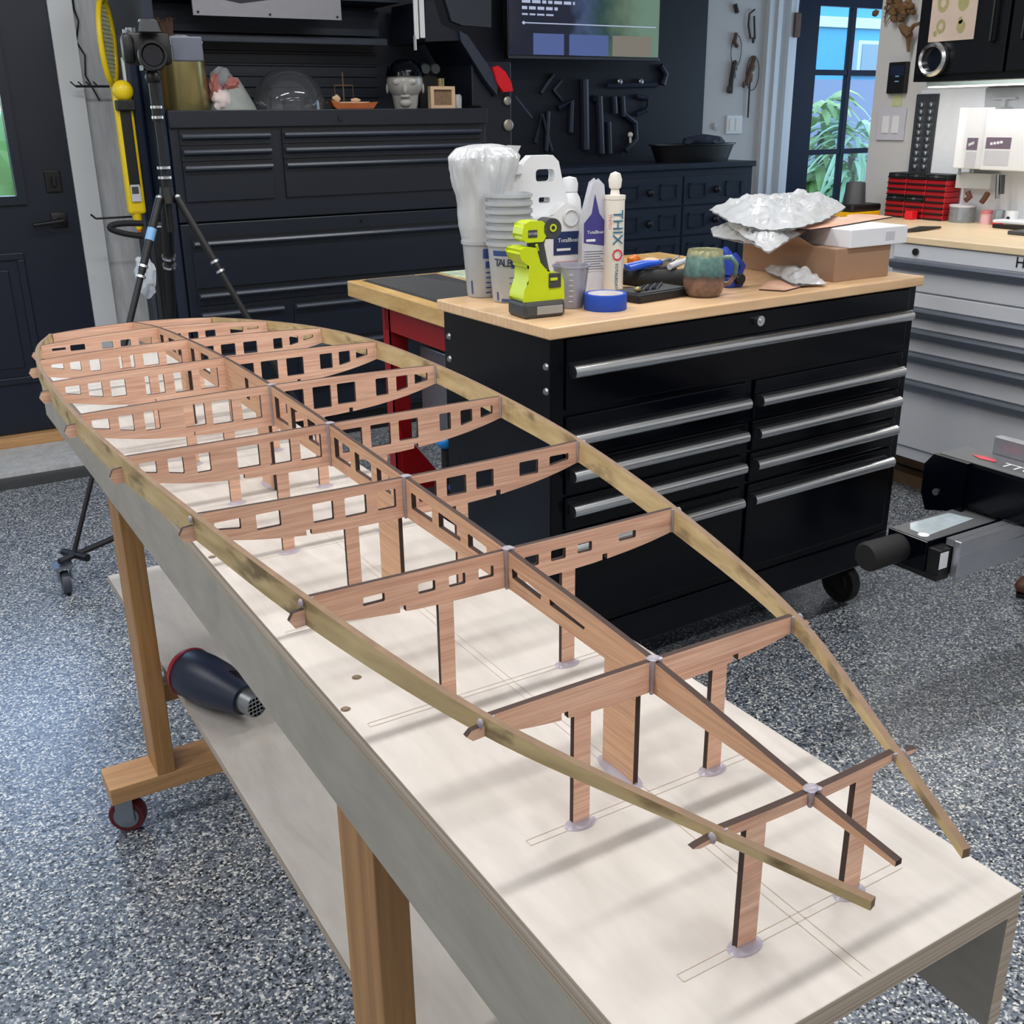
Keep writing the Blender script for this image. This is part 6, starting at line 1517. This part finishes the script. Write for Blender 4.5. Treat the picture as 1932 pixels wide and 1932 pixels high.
# white boxes on the wall
def wb(nm, lbl, a, b, dep, lab=None):
    Xf = WX-dep; p = at_x(*a, Xf); q = at_x(*b, Xf); t_ = thing(nm, lbl, 'dispenser', (WX-dep/2, (p.y+q.y)/2, q.z))
    m = MB(); m.box((Xf, q.y, q.z), (WX-.0125, p.y, p.z), bev=.004); P(t_, 'box_body', m, WHITEP)
    if lab:
        l0 = at_x(*lab[0], Xf); l1 = at_x(*lab[1], Xf); m = MB(); m.box((Xf-.0012, l1.y, l1.z), (Xf, l0.y, l0.z)); P(t_, 'dark_label', m, mat('mauve_label', (112, 100, 116), .5) if 'mauve_label' not in bpy.data.materials else bpy.data.materials['mauve_label'])
        hgt = l0.z-l1.z; m = MB(); yc_ = (l0.y+l1.y)/2; zc2 = (l0.z+l1.z)/2; wd_ = (l0.y-l1.y)
        for k_ in range(4): m.box((Xf-.0018, yc_+wd_*(.22-.13*k_), zc2-hgt*.18+hgt*.05*k_), (Xf-.0012, yc_+wd_*(.32-.13*k_), zc2+hgt*.05+hgt*.05*k_))
        P(t_, 'label_mark', m, PAPER)
        m = MB(); m.box((Xf-.0010, l1.y, l1.z-hgt*1.5), (Xf, l0.y, l1.z-hgt*.15)); P(t_, 'grey_print', m, PAPERG)
    return t_
wb('glove_dispenser', 'left white dispenser box on the splash panel, partly behind pliers', (1811, 203), (1862, 320), .12, ((1826, 260), (1843, 283)))
wb('glove_dispenser', 'right white dispenser box with a mauve label on the splash panel', (1863, 206), (1960, 325), .14, ((1862, 259), (1906, 281)))
c = at_x(1893, 190, WX-.03); m = MB(); m.box((WX-.03, c.y-.05, c.z+.004), (WX-.0125, c.y+.05, c.z+.012)); m.box((WX-.03, c.y-.008, c.z-.03), (WX-.0125, c.y+.008, c.z+.004)); solo('t_bracket', m, WHITEP, 'white T shaped hook above the dispenser boxes', 'hook', loc=(WX-.02, c.y, c.z))
# rack with pliers
c = at_x(1832, 345, WX-.05)
t = thing('tool_rack', 'clear grey rack holding hand tools below the dispensers', 'rack', (WX-.04, c.y, c.z-.04))
p = at_x(1808, 325, WX-.06); q = at_x(1870, 358, WX-.06)
m = MB(); m.box((WX-.07, q.y, q.z), (WX-.0125, p.y, p.z), bev=.002); P(t, 'rack_body', m, mat('grey_rack', (186, 190, 190), .4))
for nm, lb, pts, r, mt in (('long_tweezers', 'long grey tweezers standing in the rack, leftmost tool', [(1810, 330), (1814, 280), (1816, 248), (1822, 280), (1836, 325)], .005, STEEL),
    ('hand_pliers', 'dark handled pliers hanging under the left of the rack', [(1826, 362), (1830, 372), (1822, 378)], .011, BROWN),
    ('hand_cutters', 'dark handled cutters hanging under the right of the rack', [(1864, 364), (1858, 374), (1852, 382)], .011, BROWN),
    ('steel_rod', 'pair of grey steel rods right of the tool rack', [(1884, 330), (1882, 375)], .009, STEEL),
    ('steel_file', 'thin steel file right of the rods', [(1893, 330), (1891, 366)], .007, DGREY)):
    pp = [at_x(x, y, WX-.09) for x, y in pts]; m = MB(); m.tube(pp, r, 8); solo(nm, m, mt, lb, 'hand tool', True, loc=tuple(pp[-1]))
# small things on the counter
def oncounter(px, py): return at_z(px, py, CTZ)
q = oncounter(1715, 438); a_, b_ = oncounter(1706, 440), oncounter(1774, 432)
m = MB(); m.tube([a_+Vector((0, 0, .008)), a_.lerp(b_, .4)+Vector((0, 0, .010)), b_+Vector((0, 0, .006))], [.005, .010, .004], 8); solo('marker_pen', m, BLACKP, 'black pen lying near the left end of the counter', 'pen', True, loc=tuple(a_))
a_, b_ = oncounter(1874, 430), oncounter(1960, 438)
m = MB(); m.tube([a_+Vector((0, 0, .008)), b_+Vector((0, 0, .008))], .008, 8); solo('black_rod', m, BLACKP, 'long thin black rod lying at the right side of the counter', 'rod', True, loc=tuple(a_))
a_ = oncounter(1925, 428); m = MB(); m.box((a_.x-.09, a_.y-.10, CTZ+.0165), (a_.x+.10, a_.y+.06, CTZ+.028), bev=.003); solo('notebook', m, PAPER, 'white papers stacked at the right side of the counter', 'papers', loc=(a_.x, a_.y, CTZ))
a_ = oncounter(1905, 441); m = MB(); m.box((a_.x-.03, a_.y-.14, CTZ+.0002), (a_.x+.10, a_.y-.01, CTZ+.014), bev=.003); solo('grey_tablet', m, DGREY, 'flat grey tablet under the papers on the counter', 'tablet', loc=(a_.x, a_.y, CTZ))
q = oncounter(1718, 414); m = MB(); m.box((q.x-.02, q.y-.018, CTZ), (q.x+.02, q.y+.018, CTZ+.035), bev=.004); solo('red_cap', m, REDP, 'small red block in front of the parts cases', 'block', loc=(q.x, q.y, CTZ))
for i, (px, py, w_, h_, mt, nm, lb, ct_) in enumerate(((1815, 405, .05, .06, CLEARP, 'clear_jar', 'clear jar just right of the parts cases', 'jar'), (1862, 402, .022, .05, mat('pink_lidded', (226, 180, 184), .4), 'pink_jar', 'small jar with a pinkish lid on the counter', 'jar'), (1884, 412, .020, .055, CLEARP, 'tall_jar', 'clear jar with a red base near the dispensers', 'jar'), (1910, 402, .022, .055, WHITEP, 'white_pot', 'white pot with a blue mark on the counter', 'pot'))):
    q = at_x(px, py, WX-.075)
    t = thing(nm, lb, ct_, (q.x, q.y, CTZ)); m = MB(); m.lathe([(0, 0), (w_, 0), (w_, h_), (w_*.8, h_*1.05), (0, h_*1.05)], 20); P(t, 'pot', m, mt, True, True)
    m = MB()
    if i == 1: m.lathe([(w_*1.05, h_*.8), (w_*1.05, h_*1.07), (0, h_*1.08)], 20); P(t, 'lid', m, mat('dusty_pink', (204, 120, 128), .4), True, True)
    elif i == 2: m.lathe([(w_*1.04, .0), (w_*1.04, h_*.28), (w_*1.0, h_*.30)], 20, cap=False); P(t, 'base_ring', m, REDP, True, True)
    elif i == 3: m.lathe([(0, 0), (.008, 0)], 12, SIDE((-w_-.001, 0, h_*.55)), cap=False); P(t, 'blue_mark', m, NAVYP, True, True)
    else: m.lathe([(w_*1.03, h_*1.0), (w_*1.03, h_*1.12), (0, h_*1.13)], 20); P(t, 'lid', m, PAPERG, True, True)
# yellow black charger with dark cup
q = oncounter(1608, 407)
t = thing('battery_charger', 'black and yellow charger with a dark cylinder behind the white box', 'charger', (q.x, min(q.y, 3.28), CTZ)); q.y = min(q.y, 3.28)
m = MB(); m.box((-.09, -.07, 0), (.09, .07, .022), bev=.005); P(t, 'yellow_base', m, mat('amber_plastic', (226, 172, 20), .4), False, True)
m = MB(); m.box((-.085, -.068, .022), (.095, .07, .052), bev=.008); P(t, 'black_shell', m, BLACKP, False, True)
m = MB(); m.lathe([(.048, .052), (.046, .058), (.040, .135), (.036, .14), (0, .14)], 28); P(t, 'dark_cylinder', m, mat('charcoal_plastic', (60, 62, 66), .5), True, True)

# ================================================================== machine at the right edge
G = Vector((1.819, 1.289, .45))
mc = thing('router_machine', 'black and aluminium gantry machine entering from the right edge', 'machine', (2.3, 1.35, 0))
m = MB(); m.box((1.822, 1.322, .455), (3.0, 1.425, .522), bev=.002); P(mc, 'rail_box', m, BLK)
m = MB(); m.box((1.826, 1.325, .5222), (2.95, 1.422, .5235)); P(mc, 'top_plate', m, mat('grey_plate', (104, 106, 108), .4, metal=.3))
m = MB(); m.box((1.862, 1.270, .447), (3.0, 1.288, .530), bev=.002); m.box((1.862, 1.288, .515), (3.0, 1.306, .530)); m.box((1.862, 1.268, .497), (3.0, 1.270, .500)); m.box((1.862, 1.288, .447), (3.0, 1.31, .452)); P(mc, 'aluminium_profile', m, ALU)
m = MB(); m.box((1.826, 1.290, .452), (1.870, 1.322, .512), bev=.002); m.box((1.822, 1.29, .443), (1.862, 1.42, .4545)); P(mc, 'end_block', m, BLACKP)
m = MB(); m.box((1.8262, 1.2892, .470), (1.852, 1.2899, .507)); P(mc, 'white_sticker', m, PAPER)
m = MB(); m.prism([(0, 0), (.17, .012), (.155, .066), (.03, .070), (.0, .045)], .0006, Matrix.Translation((1.85, 1.345, .5237))); P(mc, 'silver_label', m, mat('silver_label', (196, 210, 216), .25, metal=.3, var=.2, scale=60))
m = MB(); m.lathe([(0, 0), (.012, 0), (.012, .001), (0, .001)], 16, Matrix.Translation((1.846, 1.352, .5242))); P(mc, 'round_sticker', m, PAPER)
X2 = 2.045
m = MB(); m.box((X2, .9, .53), (X2+.10, 1.490, .637), bev=.006); P(mc, 'gantry_beam', m, BLK)
m = MB(); m.box((X2+.003, .9, .6375), (X2+.098, 1.487, .6395)); P(mc, 'gantry_plate', m, bpy.data.materials['grey_plate'])
m = MB(); text_bm(m, 'TTC', .042, face_mt((X2+.045, 1.355, .6405), (0, -1, 0), (1, 0, 0)), .0003, 'LEFT'); P(mc, 'white_letters', m, PAPER)
m = MB(); m.prism([(0, 0), (.02, .012), (.055, .010), (.065, -.004), (.03, -.012)], .0006, face_mt((X2+.05, 1.435, .6405), (0, -1, 0), (1, 0, 0))); P(mc, 'red_logo', m, mat('pinkish_red', (206, 72, 84), .4))
m = MB(); m.box((X2+.101, .9, .60), (X2+.125, 1.42, .680), bev=.002); P(mc, 'rear_profile', m, ALU)
m = MB(); m.prism([(1.40, .524), (1.495, .500), (1.512, .540), (1.512, .610), (1.490, .6385), (1.40, .6385)], .012, face_mt((X2-.012, 0, 0), (0, 1, 0), (0, 0, 1))); P(mc, 'gantry_foot', m, BLK)
m = MB(); m.cyl((X2-.012, 1.47, .552), (X2-.017, 1.47, .552), .008); P(mc, 'screw', m, STEEL, True)
a_ = at_y(1690, 1008, 1.40); b_ = at_y(1612, 1042, 1.40)
m = MB(); m.tube([Vector((1.824, 1.392, .487)), Vector((1.725, 1.394, .486)), Vector((1.718, 1.394, .486))], [.031, .033, .028], 20); P(mc, 'hose_end', m, RUBBER, True)
for x, y in ((2.75, 1.30), (2.95, 1.30)):
    m = MB(); m.box((x, y, 0), (x+.04, y+.08, .455)); P(mc, 'stand_leg', m, BLACKP)
# brown shoe at the right edge
q = at_z(1912, 1128, 0); 
t = thing('brown_shoe', 'toe of a brown leather shoe at the right edge of the floor', 'shoe', (q.x+.10, q.y-.02, 0), math.radians(-10))
m = MB(); m.blob((.02, 0, .035), .05, 3, scale=(2.4, .85, .75)); m.blob((.12, 0, .05), .05, 3, scale=(1.4, .8, 1.1))
for v in m.bm.verts: v.co.z = max(v.co.z, .012)
P(t, 'upper', m, BROWN, True, True)
m = MB(); m.prism([(-.095+.0, 0), (-.06, .034), (.0, .042), (.18, .036), (.2, 0), (.18, -.036), (0, -.042), (-.06, -.034)], .014, Matrix()); P(t, 'sole', m, RUBBER, False, True)
